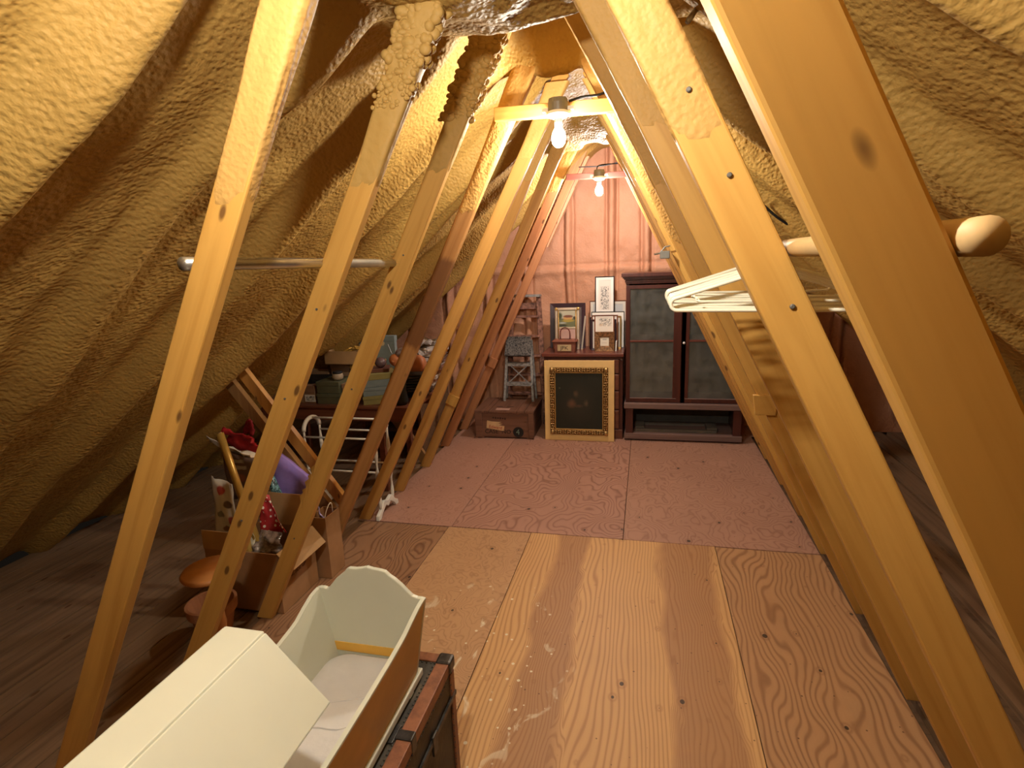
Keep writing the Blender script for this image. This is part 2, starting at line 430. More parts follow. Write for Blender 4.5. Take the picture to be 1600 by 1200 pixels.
# ------------------------------------------------------------------ the setting
XR, ZR, PIT = -0.40, 3.05, 0.80
YB, YF = 6.32, -2.6
LEFT = [(0.55, -1.96, .53), (1.13, -1.95, .533), (1.71, -1.967, .533), (2.29, -1.966, .5225), (2.88, -1.974, .521), (3.49, -2.0, .536), (4.03, -1.972, .49), (4.60, -1.965, .49), (5.20, -1.985, .49), (5.80, -1.975, .484)]
RIGHT = [(y, 1.08, -0.5) for y in (0.55, 1.13, 1.71, 2.29, 2.88, 3.49, 4.03, 4.60, 5.20)]
RIBS = [-2.4, -1.8, -1.2, -0.6, -0.03] + [l[0] for l in LEFT]

def sstep(a, b, x):
    t = np.clip((x - a) / (b - a), 0, 1); return t * t * (3 - 2 * t)
def ceil_z(X, Y):
    d = np.abs(X - XR)
    z = ZR - PIT * d
    side = np.where(X < XR, 0.0, 40.0)
    out = sstep(0.15, 0.6, d)
    rib = 0
    for k, yk in enumerate(RIBS):
        wob = 0.10 * vnoise(d * 1.6 + 3.7 * k + side, np.full_like(d, 2.3 * k)) - 0.05 * (d - 0.7)
        u = (Y - yk - 0.02 - wob)
        wd = 0.055 + 0.035 * (vnoise(d * 2.2 + 8.1 * k + side, np.full_like(d, 7.7 * k)) + 0.5)
        amp = 0.13 + 0.10 * vnoise(d * 1.4 + 5.5 * k + side, np.full_like(d, 1.9 * k + 60))
        rib = rib + np.clip(amp, 0.04, 1) * np.exp(-(np.abs(u) / wd) ** 2.6)
    z = z - rib * (0.35 + 0.65 * out)
    z = z - 0.08 * fbm(X * 1.3 + side, Y * 1.7, 2) * out - 0.014 * fbm(X * 6 + side, Y * 7.5, 3)
    z = z - 0.004 * lumps(X * 16 + side, Y * 16)
    # foam filling the peak; hollows widened and raised to weaken the near bulb's light
    cap = 2.60 + 0.34 * sstep(2.02, 2.14, Y + 0.25 * vnoise(X * 6, Y * 3)) * (1 - sstep(2.80, 2.92, Y)) \
        + 0.32 * sstep(2.86, 2.95, Y) - 0.20 * sstep(4.1, 4.72, Y) + 0.28 * sstep(4.78, 4.9, Y + 0.15 * vnoise(X * 7, Y * 5))
    cap = cap - 0.05 * fbm(X * 4 + 7, Y * 4, 3) - 0.022 * np.clip(lumps(X * 7, Y * 7) - 0.1, 0, 2) + 0.05 * np.clip(d, 0, 0.5)
    k = 0.09
    h = np.clip(0.5 + 0.5 * (cap - z) / k, 0, 1)
    return cap * (1 - h) + z * h - k * h * (1 - h)
xs = np.concatenate([np.arange(-4.22, -2.8, 0.04), np.arange(-2.8, 1.6, 0.0165), np.arange(1.6, 3.42, 0.045)])
ys = np.concatenate([np.arange(YF - 0.02, 0.6, 0.05), np.arange(0.6, 4.2, 0.0165), np.arange(4.2, YB + 0.1, 0.025)])
GX, GY = np.meshgrid(xs, ys, indexing='ij')
tag(grid_obj('ceiling', GX, GY, np.maximum(ceil_z(GX, GY), -0.05), M['foam'], flip=True), 'ochre spray foam covering both roof slopes', kind='structure')

# gable wall at the far end: foam bulging between upright studs
us = np.linspace(0, 1, 330); vs_ = np.linspace(0, 1, 170)
U, V = np.meshgrid(us, vs_, indexing='ij')
WZ = V * 3.06 - 0.03
xl = XR - (ZR - WZ) / PIT - 0.05; xr_ = XR + (ZR - WZ) / PIT + 0.05
WX = xl + (xr_ - xl) * U
bulge = 0
for k, xc in enumerate([-2.75, -2.27, -1.79, -1.32, -0.84, -0.37, 0.0, 0.50, 0.98, 1.46, 1.94]):
    xx = WX - xc - 0.015 * vnoise(WZ * 3 + k, WZ * 0 + k)
    bulge = bulge + 0.045 * np.exp(-(np.abs(xx) / 0.035) ** 3) - 0.03 * np.exp(-((np.abs(xx) - 0.055) / 0.018) ** 2)
hz = np.abs(WZ - 1.74 - 0.03 * vnoise(WX * 4, WX * 0))
bulge = bulge + 0.03 * np.exp(-(hz / 0.05) ** 2) - 0.02 * np.exp(-((WZ - 1.80) / 0.015) ** 2) + 0.035 * fbm(WX * 2.2, WZ * 2.2, 4) + 0.01 * fbm(WX * 11, WZ * 11, 2)
tag(grid_obj('wall_back', WX, YB - 0.03 - bulge, WZ, M['foam_pink_cast']), 'foam covered gable wall with pink lamp cast in its colour', kind='structure')
front_wall = MB().prism([(-4.25, -0.02), (3.45, -0.02), (XR, ZR + 0.05)], YF - 0.1, YF)
tag(front_wall.build('wall_front', M['foam']), 'foam covered gable wall behind the viewer', kind='structure')

# floor: rough boards below, plywood sheets on top (each a part)
floor = MB().b2(-4.25, 3.45, YF - 0.1, YB + 0.1, -0.14, -0.06).build('floor', M['rough_x'])
tag(floor, 'plywood sheets laid over rough boards', kind='structure')
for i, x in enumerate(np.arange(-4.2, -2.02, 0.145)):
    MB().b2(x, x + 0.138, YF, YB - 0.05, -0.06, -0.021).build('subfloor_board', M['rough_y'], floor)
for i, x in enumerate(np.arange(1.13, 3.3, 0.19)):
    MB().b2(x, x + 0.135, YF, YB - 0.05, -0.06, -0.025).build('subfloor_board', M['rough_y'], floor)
SH = [  # x0, x1, y0, y1, material args
    (-2.03, -1.372, 1.05, 3.475, dict(base=(0.34, 0.19, 0.10), line=(0.115, 0.048, 0.024), dark=(0.2, 0.09, 0.045), lin=30, amp=20, nx=2.4, ny=1.3, amp2=4, off=3.1, linew=0.2, st=.8)),
    (-1.368, -0.762, 1.05, 3.483, dict(base=(0.52, 0.315, 0.16), line=(0.29, 0.15, 0.075), dark=(0.33, 0.17, 0.08), lin=10, amp=16, nx=5, ny=4.5, amp2=4, off=7.7, paint=True, linew=0.12, st=.55)),
    (-0.758, 0.453, 1.05, 3.487, dict(base=(0.66, 0.40, 0.17), line=(0.36, 0.175, 0.068), dark=(0.33, 0.165, 0.078), lin=46, amp=11, nx=2.2, ny=0.62, amp2=3.2, off=1.3, bands=[(-0.45, 0.13), (0.25, 0.15)], paint=True, linew=.2, st=.72)),
    (0.457, 1.075, 1.05, 3.48, dict(base=(0.47, 0.265, 0.125), line=(0.22, 0.105, 0.047), dark=(0.3, 0.14, 0.06), lin=30, amp=13, nx=2.6, ny=1.1, amp2=3, off=12.4, st=.75)),
    (-2.03, -1.352, 3.491, 5.93, dict(base=(0.44, 0.245, 0.175), line=(0.29, 0.145, 0.098), dark=(0.3, 0.13, 0.08), lin=8, amp=16, nx=4.5, ny=4, amp2=4, off=21.0, linew=0.10, st=.6)),
    (-1.348, -0.133, 3.495, 5.93, dict(base=(0.44, 0.245, 0.175), line=(0.17, 0.075, 0.05), dark=(0.3, 0.13, 0.08), lin=12, amp=34, nx=1.9, ny=1.5, amp2=4, off=34.6, linew=.16, st=.7)),
    (-0.129, 1.075, 3.492, 5.93, dict(base=(0.43, 0.245, 0.17), line=(0.24, 0.115, 0.078), dark=(0.3, 0.13, 0.08), lin=14, amp=18, nx=3.2, ny=2.4, amp2=4, off=43.2, linew=0.13, st=.65)),
    (-2.03, -0.76, YF, 1.045, dict(base=(0.45, 0.25, 0.11), line=(0.25, 0.12, 0.05), dark=(0.3, 0.14, 0.06), off=51.0)),
    (-0.755, 1.075, YF, 1.045, dict(base=(0.50, 0.28, 0.11), line=(0.28, 0.13, 0.05), dark=(0.3, 0.14, 0.06), off=61.0)),
]
for i, (x0, x1, y0, y1, kw) in enumerate(SH):
    MB().b2(x0, x1, y0, y1, -0.02, 0.0).build('plywood_sheet', plywood('plywood_%d' % i, **kw), floor, bevel=0.0015)
MB().b2(-2.03, 1.4, 5.933, YB, -0.02, -0.004).build('plywood_sheet', plywood('plywood_end', base=(0.36, 0.18, 0.11), line=(0.22, 0.09, 0.05), dark=(0.2, 0.1, 0.06), off=71.0), floor)

# ------------------------------------------------------------------ rafters
def rafter(Y, b, s, side, mat, coat, label, group, wd=0.096, th=0.038, ztop=2.9):
    """side -1: left row (timber lies to -X of its inner edge), +1: right row"""
    R = Matrix.Translation((b, Y, 0)) @ Matrix.Rotation(math.atan(s), 4, 'Y')
    inv = R.inverted()
    poly = [(b, 0.0), (b + side * wd, 0.0), (b + s * ztop + side * wd, ztop), (b + s * ztop, ztop)]
    mb = MB().prism(poly, Y, Y + th)
    mb.xf(inv)
    o = mb.build('rafter', mat, bevel=0.005)
    o.matrix_world = R
    tag(o, label, 'rafter', group)
    if coat:
        z0, tmax, lump = coat
        n, m = 36, 90
        A, T = np.meshgrid(np.linspace(0, 2 * np.pi, n, endpoint=False), np.linspace(0, 1, m), indexing='ij')
        ca, sa = np.cos(A), np.sin(A)
        hw, ht = wd / 2, th / 2
        q = 1.0 / np.maximum(np.abs(ca) / 1.0, np.abs(sa) / 1.0) ** 0.8
        Zc = z0 + (2.86 - z0) * T
        th_ = 0.0015 + tmax * T ** 1.8 + np.clip(lumps(A * 4 / np.pi * 1.5 + Y * 7, Zc * 26) - 0.25, 0, 2) * lump * sstep(0.25, 0.7, T) + 0.004 * vnoise(A * 3 + Y, Zc * 9)
        th_ = np.maximum(th_, 0.0012)
        edge = sstep(0.0, 0.03, T + 0.03 * vnoise(A * 4 + Y * 3, T * 0))
        th_ = th_ * edge - 0.004 * (1 - edge)
        px = ca * q; py = sa * q
        Xl = px * hw + np.sign(px) * np.abs(px) * th_
        Yl = py * ht + py * th_
        cx = b + s * Zc + side * hw
        vs, fs = [], []
        for j in range(m):
            for i in range(n):
                vs.append((cx[i, j] + Xl[i, j], Y + ht + Yl[i, j], Zc[i, j]))
        for j in range(m - 1):
            for i in range(n):
                k = (i + 1) % n
                fs.append((j * n + i, j * n + k, (j + 1) * n + k, (j + 1) * n + i))
        cm = MB().add(vs, fs)
        if lump > 0.01:
            rn = random.Random(int(Y * 100))
            for q in range(420):
                zz = rn.uniform(2.33 if lump > .015 else 2.42, 2.82); k = sstep(2.3, 2.5, np.array(zz))
                rad = rn.uniform(.006, .017) * (0.5 + 0.6 * float(k)); tt = (zz - z0) / (2.86 - z0); tk_ = tmax * tt ** 1.8
                face = rn.random(); xx = b + s * zz + side * rn.uniform(-.012, wd + .02)
                yy = Y - tk_ * .8 if face < .75 else Y + th * rn.random()
                if face >= .75: xx = b + s * zz + (tk_ * .8 if rn.random() < .5 else -wd - tk_ * .8) * (1 if side < 0 else -1)
                cm.blob((xx, yy, zz), rad, (rn.uniform(.8, 1.5), rn.uniform(.6, .9), rn.uniform(.7, 1.2)), 6)
        c = cm.xf(inv).build('foam_coat', M['foam_lump'] if lump > 0.004 else M['foam_coat'], o, smooth=True)
        tag(c, 'lumpy foam overspray on the upper end' if lump > 0.004 else 'thin foam overspray on the upper end')
    return o
ORD = ['first', 'second', 'third', 'fourth', 'fifth', 'sixth', 'seventh', 'eighth', 'ninth', 'tenth', 'eleventh']
LM = ['pine', 'pine', 'pine', 'pine', 'pine_stain', 'pine2', 'pine2', 'pine2', 'pine_rose', 'pine_rose']
LC = [(2.0, .03, .006), (2.0, .03, .002), (2.10, .035, .017), (2.22, .03, .012), (2.1, .022, .003), (2.45, .02, .002), (2.4, .02, .004), (2.4, .02, .004), (2.45, .02, .004), None]
LX = ['left row rafter nearest the viewer, high at the left', 'broad golden left rafter cut by the metal pipe\'s near end', 'golden left rafter whose top is covered in lumpy popcorn foam',
      'left rafter with a splintered notch in its edge, landing beside the cradle', 'left rafter with a dark brown water stained middle', 'left rafter standing beside the white quilt rack feet',
      'sixth left rafter from the viewer, beyond the quilt rack', 'left rafter with a small wood block nailed on', 'next to last left rafter before the pink wall', 'rosy last left rafter, nearest the wooden crate']
lraf = []
for i, (Y, b, s) in enumerate(LEFT):
    lab = LX[i]
    lraf.append(rafter(Y, b, s, -1, M[LM[i]], LC[i], lab, 'rafters of the left row'))
RX = ['broad right rafter nearest the viewer with bright yellow edge', 'orange right rafter in front of the white hangers',
      'right rafter with knots just behind the white hangers', 'fourth right rafter from the viewer, with a nailed block', 'fifth right rafter, lit bright by the near bulb', 'sixth right rafter from the viewer, carrying a metal clamp',
      'seventh right rafter, in front of the dark cabinet', 'eighth right rafter, in front of the dark cabinet', 'last right rafter, closest to the dark cabinet', '']
RC = [None, (2.05, .02, .002), (2.2, .025, .003), (2.1, .025, .003), (1.9, .02, .003), (2.3, .02, .003), (2.4, .02, .003), (2.4, .02, .003), None, None]
rraf = []
for i, (Y, b, s) in enumerate(RIGHT):
    rraf.append(rafter(Y, b, s, 1, M['pine' if i < 6 else 'pine2'], RC[i], RX[i], 'rafters of the right row'))
# splintered notch edge on the fifth left rafter: torn slivers of wood
def on_rafter(o, name, mb, mat, bevel=0.002):
    mb.xf(o.matrix_world.inverted())
    return mb.build(name, mat, o, bevel=bevel)
r = lraf[3]
for z, l in ((0.72, .05), (0.76, .03), (0.80, .045), (0.84, .025), (0.88, .035)):
    x = -1.966 + .5225 * z - 0.096
    on_rafter(r, 'splinter', MB().add([(x, 2.288, z - l), (x + .004, 2.328, z - l), (x - .014, 2.30, z + l * .3), (x + .006 + .5 * l, 2.287, z + l)], [(0, 1, 2), (0, 2, 3), (1, 2, 3), (0, 1, 3)]), M['pine'], 0)
def block(o, Y, x, z, d, s):
    on_rafter(o, 'nailed_block', MB().box((x, Y - 0.012, z), d, (0, math.atan(s) if s else 0, 0)), M['pine'])
block(lraf[7], 4.60, -1.685, 0.66, (0.10, 0.024, 0.10), .49)
on_rafter(lraf[9], 'nailed_block', MB().box((-1.63, 5.79, 0.78), (0.085, 0.02, 0.11), (0, math.atan(.484), 0)), M['pine_rose'])
on_rafter(rraf[3], 'nailed_block', MB().prism([(.415, 1.305), (.50, 1.305), (.50, 1.225), (.425, 1.225)], 2.268, 2.29), M['pine'])
# bolt and nail heads on the nearest rafters
for i, zz in ((2, (1.72, 1.40, 0.9)), (3, (1.9, 1.3, 0.5))):
    Y, b, s = LEFT[i]
    for z in zz:
        x = b + s * z - 0.05
        on_rafter(lraf[i], 'nail_head', MB().lathe([(0.004, -0.001), (0.004, 0.003)], (x, Y - 0.001, z), 8, Matrix.Rotation(math.pi / 2, 3, 'X')), M['dull_metal'], 0)
Y, b, s = RIGHT[1]
for z in (2.14, 1.99, 1.75):
    x = b + s * z + 0.06
    on_rafter(rraf[1], 'bolt_head', MB().lathe([(0.005, 0.0), (0.005, 0.003), (0.003, 0.005)], (x, Y - 0.001, z), 10, Matrix.Rotation(math.pi / 2, 3, 'X')), M['dull_metal'], 0)
# metal clamp on the sixth right rafter
t = thing('cable_clamp', 'small grey metal box clamped to a right rafter above cabinet', 'clamp', (0.105, 3.45, 1.86))
MB().box((0, 0, 0), (0.055, 0.06, 0.045)).build('clamp_body', M['dull_metal'], t, bevel=0.004)
MB().tube([(-0.027, 0, 0.01), (-0.06, -0.01, 0.005)], 0.005).build('clamp_screw', M['steel'], t)
MB().tube([(-0.02, 0, 0.02), (0.0, 0, 0.045), (0.03, 0, 0.05)], 0.004).build('clamp_wire', M['dull_metal'], t)

# ------------------------------------------------------------------ collar ties and lamps
def tie(Y, x0, x1, z, label, mat, h=0.062):
    o = MB().b2(-(x1 - x0) / 2, (x1 - x0) / 2, 0, 0.036, -h / 2, h / 2).build('collar_tie', mat, bevel=0.003, loc=((x0 + x1) / 2, Y, z))
    o.rotation_euler = (0, 0.02, 0)
    return tag(o, label, 'collar tie', 'collar ties')
tie(2.84, -0.735, -0.14, 2.557, 'yellow lit collar tie carrying the nearer bulb', M['pine_x'])
tie(5.16, -0.70, -0.16, 2.565, 'dark collar tie carrying the farther bulb', M['mahog_x'], 0.05)
tie(0.51, -0.72, -0.15, 2.557, 'collar tie with a bulb above the viewer', M['pine_x'])
def lamp(loc, key, label):
    c, st = BULB[key]
    t = thing('bulb_lamp', label, 'lamp', loc, group='bare bulb lamps')
    MB().lathe([(0.046, 0.02), (0.048, 0.055), (0.044, 0.075), (0.0, 0.076)], n=24).build('junction_box', M['dull_metal'], t, smooth=False)
    MB().lathe([(0.022, -0.012), (0.040, -0.006), (0.054, 0.004), (0.055, 0.016), (0.046, 0.0205)], n=28).build('lampholder', M['porcelain'], t, smooth=True)
    for x in (-0.075, 0.046): MB().b2(x, x + 0.029, -0.012, 0.012, 0.022, 0.038).build('mounting_ear', M['steel'], t)
    MB().lathe([(0.019, -0.012), (0.019, -0.045), (0.014, -0.048)], n=16).build('bulb_neck', M['porcelain'], t, smooth=True)
    MB().lathe([(0.0135, -0.047), (0.022, -0.060), (0.031, -0.078), (0.034, -0.098), (0.030, -0.120), (0.018, -0.135), (0.003, -0.139)], n=14).build('bulb', emit('glowing_bulb_' + key, c, st), t, smooth=True)
    return t
lamp((-0.412, 2.80, 2.515), 'near', 'glowing bare bulb in white holder on the yellow tie')
lamp((-0.405, 5.10, 2.525), 'far', 'glowing bare bulb hanging before the pink foam wall')
lamp((-0.40, 0.455, 2.515), 'front', 'bare bulb on a tie above the viewer')
def cable(name, pts, r, label, mat='black'):
    return tag(MB().tube(pts, r, 6).build(name, M[mat], smooth=True), label, 'cable')
def smooth_path(pts, k=6):
    pts = [Vector(p) for p in pts]; out = []
    for i in range(len(pts) - 1):
        p0, p1, p2, p3 = pts[max(i - 1, 0)], pts[i], pts[i + 1], pts[min(i + 2, len(pts) - 1)]
        for j in range(k):
            u = j / k
            out.append(0.5 * ((2 * p1) + (p2 - p0) * u + (2 * p0 - 5 * p1 + 4 * p2 - p3) * u * u + (3 * p1 - p0 - 3 * p2 + p3) * u ** 3))
    out.append(pts[-1]); return out
cable('cable', smooth_path([(-0.36, 2.80, 2.575), (-0.30, 2.82, 2.592), (-0.22, 2.85, 2.603), (-0.15, 2.87, 2.625), (-0.02, 2.87, 2.56)]), 0.006, 'black cable running from the nearer bulb along the tie')
cable('cable', smooth_path([(0.35, 3.30, 2.30), (0.57, 3.45, 2.20), (0.70, 3.50, 2.08), (0.85, 3.55, 1.98), (1.10, 3.55, 1.80)]), 0.009, 'upper of two black cables crossing foam behind right rafters')
cable('cable', smooth_path([(0.45, 3.30, 2.18), (0.60, 3.42, 2.12), (0.70, 3.45, 2.04), (0.85, 3.5, 1.94), (1.10, 3.5, 1.74)]), 0.007, 'lower of two black cables crossing foam behind right rafters')
cable('cable', smooth_path([(-0.62, 5.45, 2.69), (-0.40, 5.45, 2.685), (-0.22, 5.45, 2.71), (-0.10, 5.45, 2.70)]), 0.005, 'thin dark cable across the peak before the pink wall')
cable('cable', smooth_path([(-0.43, 5.15, 2.60), (-0.42, 5.18, 2.645), (-0.36, 5.25, 2.665), (-0.22, 5.3, 2.67), (-0.12, 5.3, 2.67)]), 0.005, 'thin cable curving up from the farther bulb')
cable('cable', [(0.10, 1.72, 2.46), (0.13, 1.80, 2.52), (0.15, 1.90, 2.56)], 0.008, 'short silver conduit end behind the nearest right rafter', 'steel')
# far gable: pale brace leaning in the peak
tag(MB().bar((-1.02, 5.95, 2.0), (-0.58, 5.95, 2.86), 0.03, 0.09, (0, 1, 0)).build('gable_brace', pine('pale_brace', (0.62, 0.33, 0.18), (0.5, 0.25, 0.13))), 'pale pinkish brace leaning against the far gable peak', 'brace')

# ------------------------------------------------------------------ rods, hangers
tag(MB().tube([(-1.075, 1.135, 1.878), (-1.075, 1.6, 1.875), (-1.075, 2.325, 1.868)], 0.0165, 16).build('metal_pipe', M['steel'], smooth=True), 'galvanised metal pipe running behind the left rafters', 'pipe')
rod = tag(MB().tube([(0.268, 0.54, 1.856), (0.268, 1.75, 1.858)], 0.0165, 16).build('hanging_rod', plain('dowel_wood', (0.5, 0.33, 0.15), 0.5), smooth=True), 'round wooden hanging rod behind the right rafters', 'rod')
def arc(cx, cz, r, a0, a1, n=7):
    return [(cx + r * math.cos(a0 + (a1 - a0) * i / n), 0, cz + r * math.sin(a0 + (a1 - a0) * i / n)) for i in range(n + 1)]
def hanger_mesh():
    mb = MB()
    W, r = 0.215, 0.013
    loop = []
    loop += arc(-W + r, -0.105 + r, r, math.radians(112), math.radians(270))
    loop += arc(W - r, -0.105 + r, r, math.radians(270), math.radians(428))
    loop += arc(0, -0.035, 0.02, math.radians(68), math.radians(112), 4)
    mb.tube(loop, 0.0042, 8, closed=True)
    mb.tube([(-0.16, 0, -0.083), (-0.155, 0, -0.0865), (0.155, 0, -0.0865), (0.16, 0, -0.083)], 0.0032, 6)
    return mb
def hook_mesh():
    return MB().tube([(0, 0, -0.015), (0, 0, 0.0), (0.004, 0, 0.012)] + arc(0, 0.0405 - 0.0165, 0.0215, math.radians(-50), math.radians(200), 12), 0.0035, 8)
hroot = thing('clothes_hanger', 'ivory plastic hanger nearest the viewer in the bunch', 'hanger', (0.268, 1.24, 1.8385), group='ivory plastic hangers on the right rod')
hb = hanger_mesh().build('hanger_body', M['white_plastic'], hroot, smooth=True)
hk = hook_mesh().build('hook', M['white_plastic'], hroot, smooth=True)
HL = ['ivory plastic hanger second from the viewer in the bunch', 'ivory plastic hanger third from the viewer in the bunch', 'ivory plastic hanger in the middle of the bunch', 'ivory plastic hanger third from the back of the bunch', 'ivory plastic hanger second from the back of the bunch', 'ivory plastic hanger at the back of the bunch']
for k, (y, rz, ry) in enumerate([(1.285, .05, 0.03), (1.32, -.04, -0.02), (1.37, .06, 0.02), (1.42, 0.0, 0.04), (1.48, .07, -0.03), (1.56, .10, 0.02)]):
    o = hroot.copy(); COL.objects.link(o); o.location.y = y; o.rotation_euler = (0, ry, rz); o['label'] = HL[k]
    for c in (hb, hk):
        d = c.copy(); COL.objects.link(d); d.parent = o
hroot.rotation_euler = (0, 0.01, -0.06)

# ------------------------------------------------------------------ glazed cabinet
cab = thing('glazed_cabinet', 'tall dark mahogany cabinet with two glass doors and open base', 'cabinet', (-0.19, 5.65, 0))
W_, D_ = 1.10, 0.45
MB().b2(0, 0.03, 0.022, D_, 0.40, 1.62).build('side_panel', M['mahog'], cab, bevel=.002)
MB().b2(W_ - 0.03, W_, 0.022, D_, 0.40, 1.62).build('side_panel', M['mahog'], cab, bevel=.002)
MB().b2(0.03, W_ - 0.03, D_ - 0.02, D_, 0.40, 1.62).build('back_panel', M['cab_back'], cab)
for z in (0.405, 1.034):
    MB().b2(0.03, W_ - 0.03, 0.05, D_ - 0.02, z - 0.01, z + 0.01).build('shelf', M['mahog_x'], cab)
c = MB().b2(-0.012, W_ + 0.012, -0.012, D_, 1.615, 1.635).b2(-0.022, W_ + 0.022, -0.022, D_, 1.64, 1.665)
c.b2(-0.005, W_ + 0.005, -0.005, D_, 1.60, 1.66).b2(-0.045, W_ + 0.045, -0.045, D_, 1.668, 1.705).b2(-0.034, W_ + 0.034, -0.034, D_, 1.655, 1.67)
c.build('cornice', M['mahog'], cab, bevel=.004)
def cab_door(x0, x1, knob):
    dw = x1 - x0
    d = MB().b2(0, 0.04, 0, 0.022, 0, 1.18).b2(dw - 0.075 if knob == 'r' else dw - 0.04, dw, 0, 0.022, 0, 1.18)
    if knob == 'l': d.b2(0, 0.07, 0, 0.022, 0, 1.18)
    d.b2(0.04, dw - 0.04, 0.001, 0.021, 0, 0.042).b2(0.04, dw - 0.04, 0.001, 0.021, 1.145, 1.18)
    o = d.build('door', M['mahog'], cab, bevel=.0015, loc=(x0, 0, 0.405))
    MB().b2(0.035, dw - 0.035, 0.003, 0.018, 0.618, 0.636).build('glazing_bar', M['mahog_x'], o, bevel=.003)
    MB().b2(0.04, dw - 0.04, -0.002, 0.012, 0.036, 0.046).build('glass_bead', M['dusty_x'], o, bevel=.003)
    for z0, z1 in ((0.04, 0.62), (0.634, 1.146)):
        MB().b2(0.036, dw - 0.036, 0.010, 0.013, z0, z1).build('pane', M['glass'], o)
    return o
dl = cab_door(0.0, 0.535, 'r'); dr = cab_door(0.539, W_, 'l')
MB().lathe([(0.004, 0), (0.004, 0.012), (0.012, 0.018), (0.012, 0.024), (0.004, 0.029)], (0.020, 0, 0.61), 12, Matrix.Rotation(math.pi / 2, 3, 'X')).build('knob', M['porcelain'], dr, smooth=True)
MB().b2(-0.015, W_ + 0.035, -0.05, D_, 0.345, 0.40).build('ledge', M['dusty_x'], cab, bevel=.006)
for x in (0.0, W_ - 0.055):
    MB().b2(x, x + 0.075, -0.03, 0.05, 0.075, 0.345).build('base_post', M['mahog'], cab, bevel=.002)
    MB().b2(x + 0.02, x + 0.05, 0.05, D_, 0.075, 0.345).build('base_side', M['mahog'], cab)
MB().b2(0.05, W_ - 0.035, D_ - 0.02, D_, 0.075, 0.345).build('base_back', M['cab_back'], cab)
MB().b2(-0.012, W_ + 0.032, -0.04, D_, 0.02, 0.08).build('base_rail', M['dusty_x'], cab, bevel=.004)
MB().b2(0.02, W_, 0.0, D_, 0.0, 0.02).build('plinth', M['mahog'], cab)
fr = thing('empty_frame', 'flat grey wood frame lying in the cabinet\'s open base', 'frame', (0.36, 5.66, 0.08))
for nm, a in (('frame_rail', (-0.45, 0.35, 0.02, 0.06, 0, 0.03)), ('frame_rail', (-0.45, 0.35, 0.28, 0.32, 0, 0.03)), ('frame_stile', (-0.45, -0.36, 0.06, 0.28, 0, 0.045)), ('frame_stile', (0.26, 0.36, 0.06, 0.28, 0, 0.045))):
    MB().b2(*a).build(nm, plain('grey_wood', (0.12, 0.10, 0.08), 0.7), fr)

# ------------------------------------------------------------------ dresser
dr_ = thing('dresser', 'reddish brown wooden dresser beside the glazed cabinet', 'dresser', (-1.035, 5.66, 0))
MB().b2(0.02, 0.81, 0.015, 0.48, 0.04, 0.865).build('body', M['mahog'], dr_, bevel=.002)
MB().b2(-0.02, 0.825, -0.03, 0.50, 0.875, 0.91).build('top', M['mahog_x'], dr_, bevel=.006)
MB().b2(0.0, 0.815, -0.005, 0.48, 0.845, 0.875).build('top_moulding', M['mahog'], dr_, bevel=.008)
MB().b2(0.0, 0.815, -0.008, 0.48, 0.0, 0.10).build('base_moulding', M['walnut'], dr_, bevel=.004)
for x0, x1 in ((0.0, 0.03), (0.785, 0.815)):
    MB().b2(x0, x1, 0.0, 0.02, 0.10, 0.845).build('corner_post', M['mahog'], dr_, bevel=.004)
z = 0.11
for h in (0.20, 0.19, 0.165, 0.145):
    d = MB().b2(0.04, 0.776, -0.012, 0.015, z, z + h).build('drawer', M['walnut'], dr_, bevel=.006)
    for x in (0.2, 0.63):
        MB().lathe([(0.006, 0), (0.006, 0.012), (0.016, 0.02), (0.012, 0.028)], (x, -0.012, z + h / 2), 12, Matrix.Rotation(math.pi / 2, 3, 'X')).build('knob', M['mahog'], d, smooth=True)
    z += h + 0.012

# ------------------------------------------------------------------ framed pictures
def picture(name, label, loc, w_, h_, fw, fd, fmat, mat_w=0, mat_m=None, art_m=None, lean=0.08, rz=0.0, cat='picture', group=None, lip=None):
    t = thing(name, label, cat, loc, (-lean, 0, rz), group)
    f = MB()
    o_, i_ = [(-w_ / 2, 0), (w_ / 2, 0), (w_ / 2, h_), (-w_ / 2, h_)], [(-w_ / 2 + fw, fw), (w_ / 2 - fw, fw), (w_ / 2 - fw, h_ - fw), (-w_ / 2 + fw, h_ - fw)]
    for k in range(4):
        l = (k + 1) % 4
        q = [o_[k], o_[l], i_[l], i_[k]]
        f.add([(a, 0.0, b_) for a, b_ in q[:2]] + [(a, 0.006, b_) for a, b_ in q[2:]] + [(a, fd, b_) for a, b_ in q],
              [(0, 1, 2, 3), (7, 6, 5, 4), (0, 4, 5, 1), (1, 5, 6, 2), (2, 6, 7, 3), (3, 7, 4, 0)])
    f.build('frame', fmat, t, bevel=.002)
    MB().b2(-w_ / 2 + fw * .6, w_ / 2 - fw * .6, fd - 0.004, fd, fw * .6, h_ - fw * .6).build('backing', M['card'], t)
    if mat_w:
        a, b_ = w_ / 2 - fw + .002, h_ - fw + .002
        m = MB(); y0, y1 = 0.009, 0.012
        m.b2(-a, -a + mat_w, y0, y1, fw - .002, b_).b2(a - mat_w, a, y0, y1, fw - .002, b_).b2(-a + mat_w, a - mat_w, y0, y1, fw - .002, fw + mat_w).b2(-a + mat_w, a - mat_w, y0, y1, b_ - mat_w, b_)
        m.build('mat_board', mat_m, t)
    iw = w_ / 2 - fw + .002 - mat_w
    MB().b2(-iw, iw, 0.0125, 0.016, fw + mat_w - .002, h_ - fw - mat_w + .002).build('image', art_m, t)
    return t
black_f = plain('black_frame', (0.02, 0.016, 0.018), 0.35); dark_f = plain('plum_black_frame', (0.045, 0.022, 0.028), 0.35)
brown_f = plain('brown_frame', (0.22, 0.085, 0.045), 0.4); gold_f = plain('gold_frame', (0.48, 0.28, 0.08), 0.35, 0.5, 0.6)
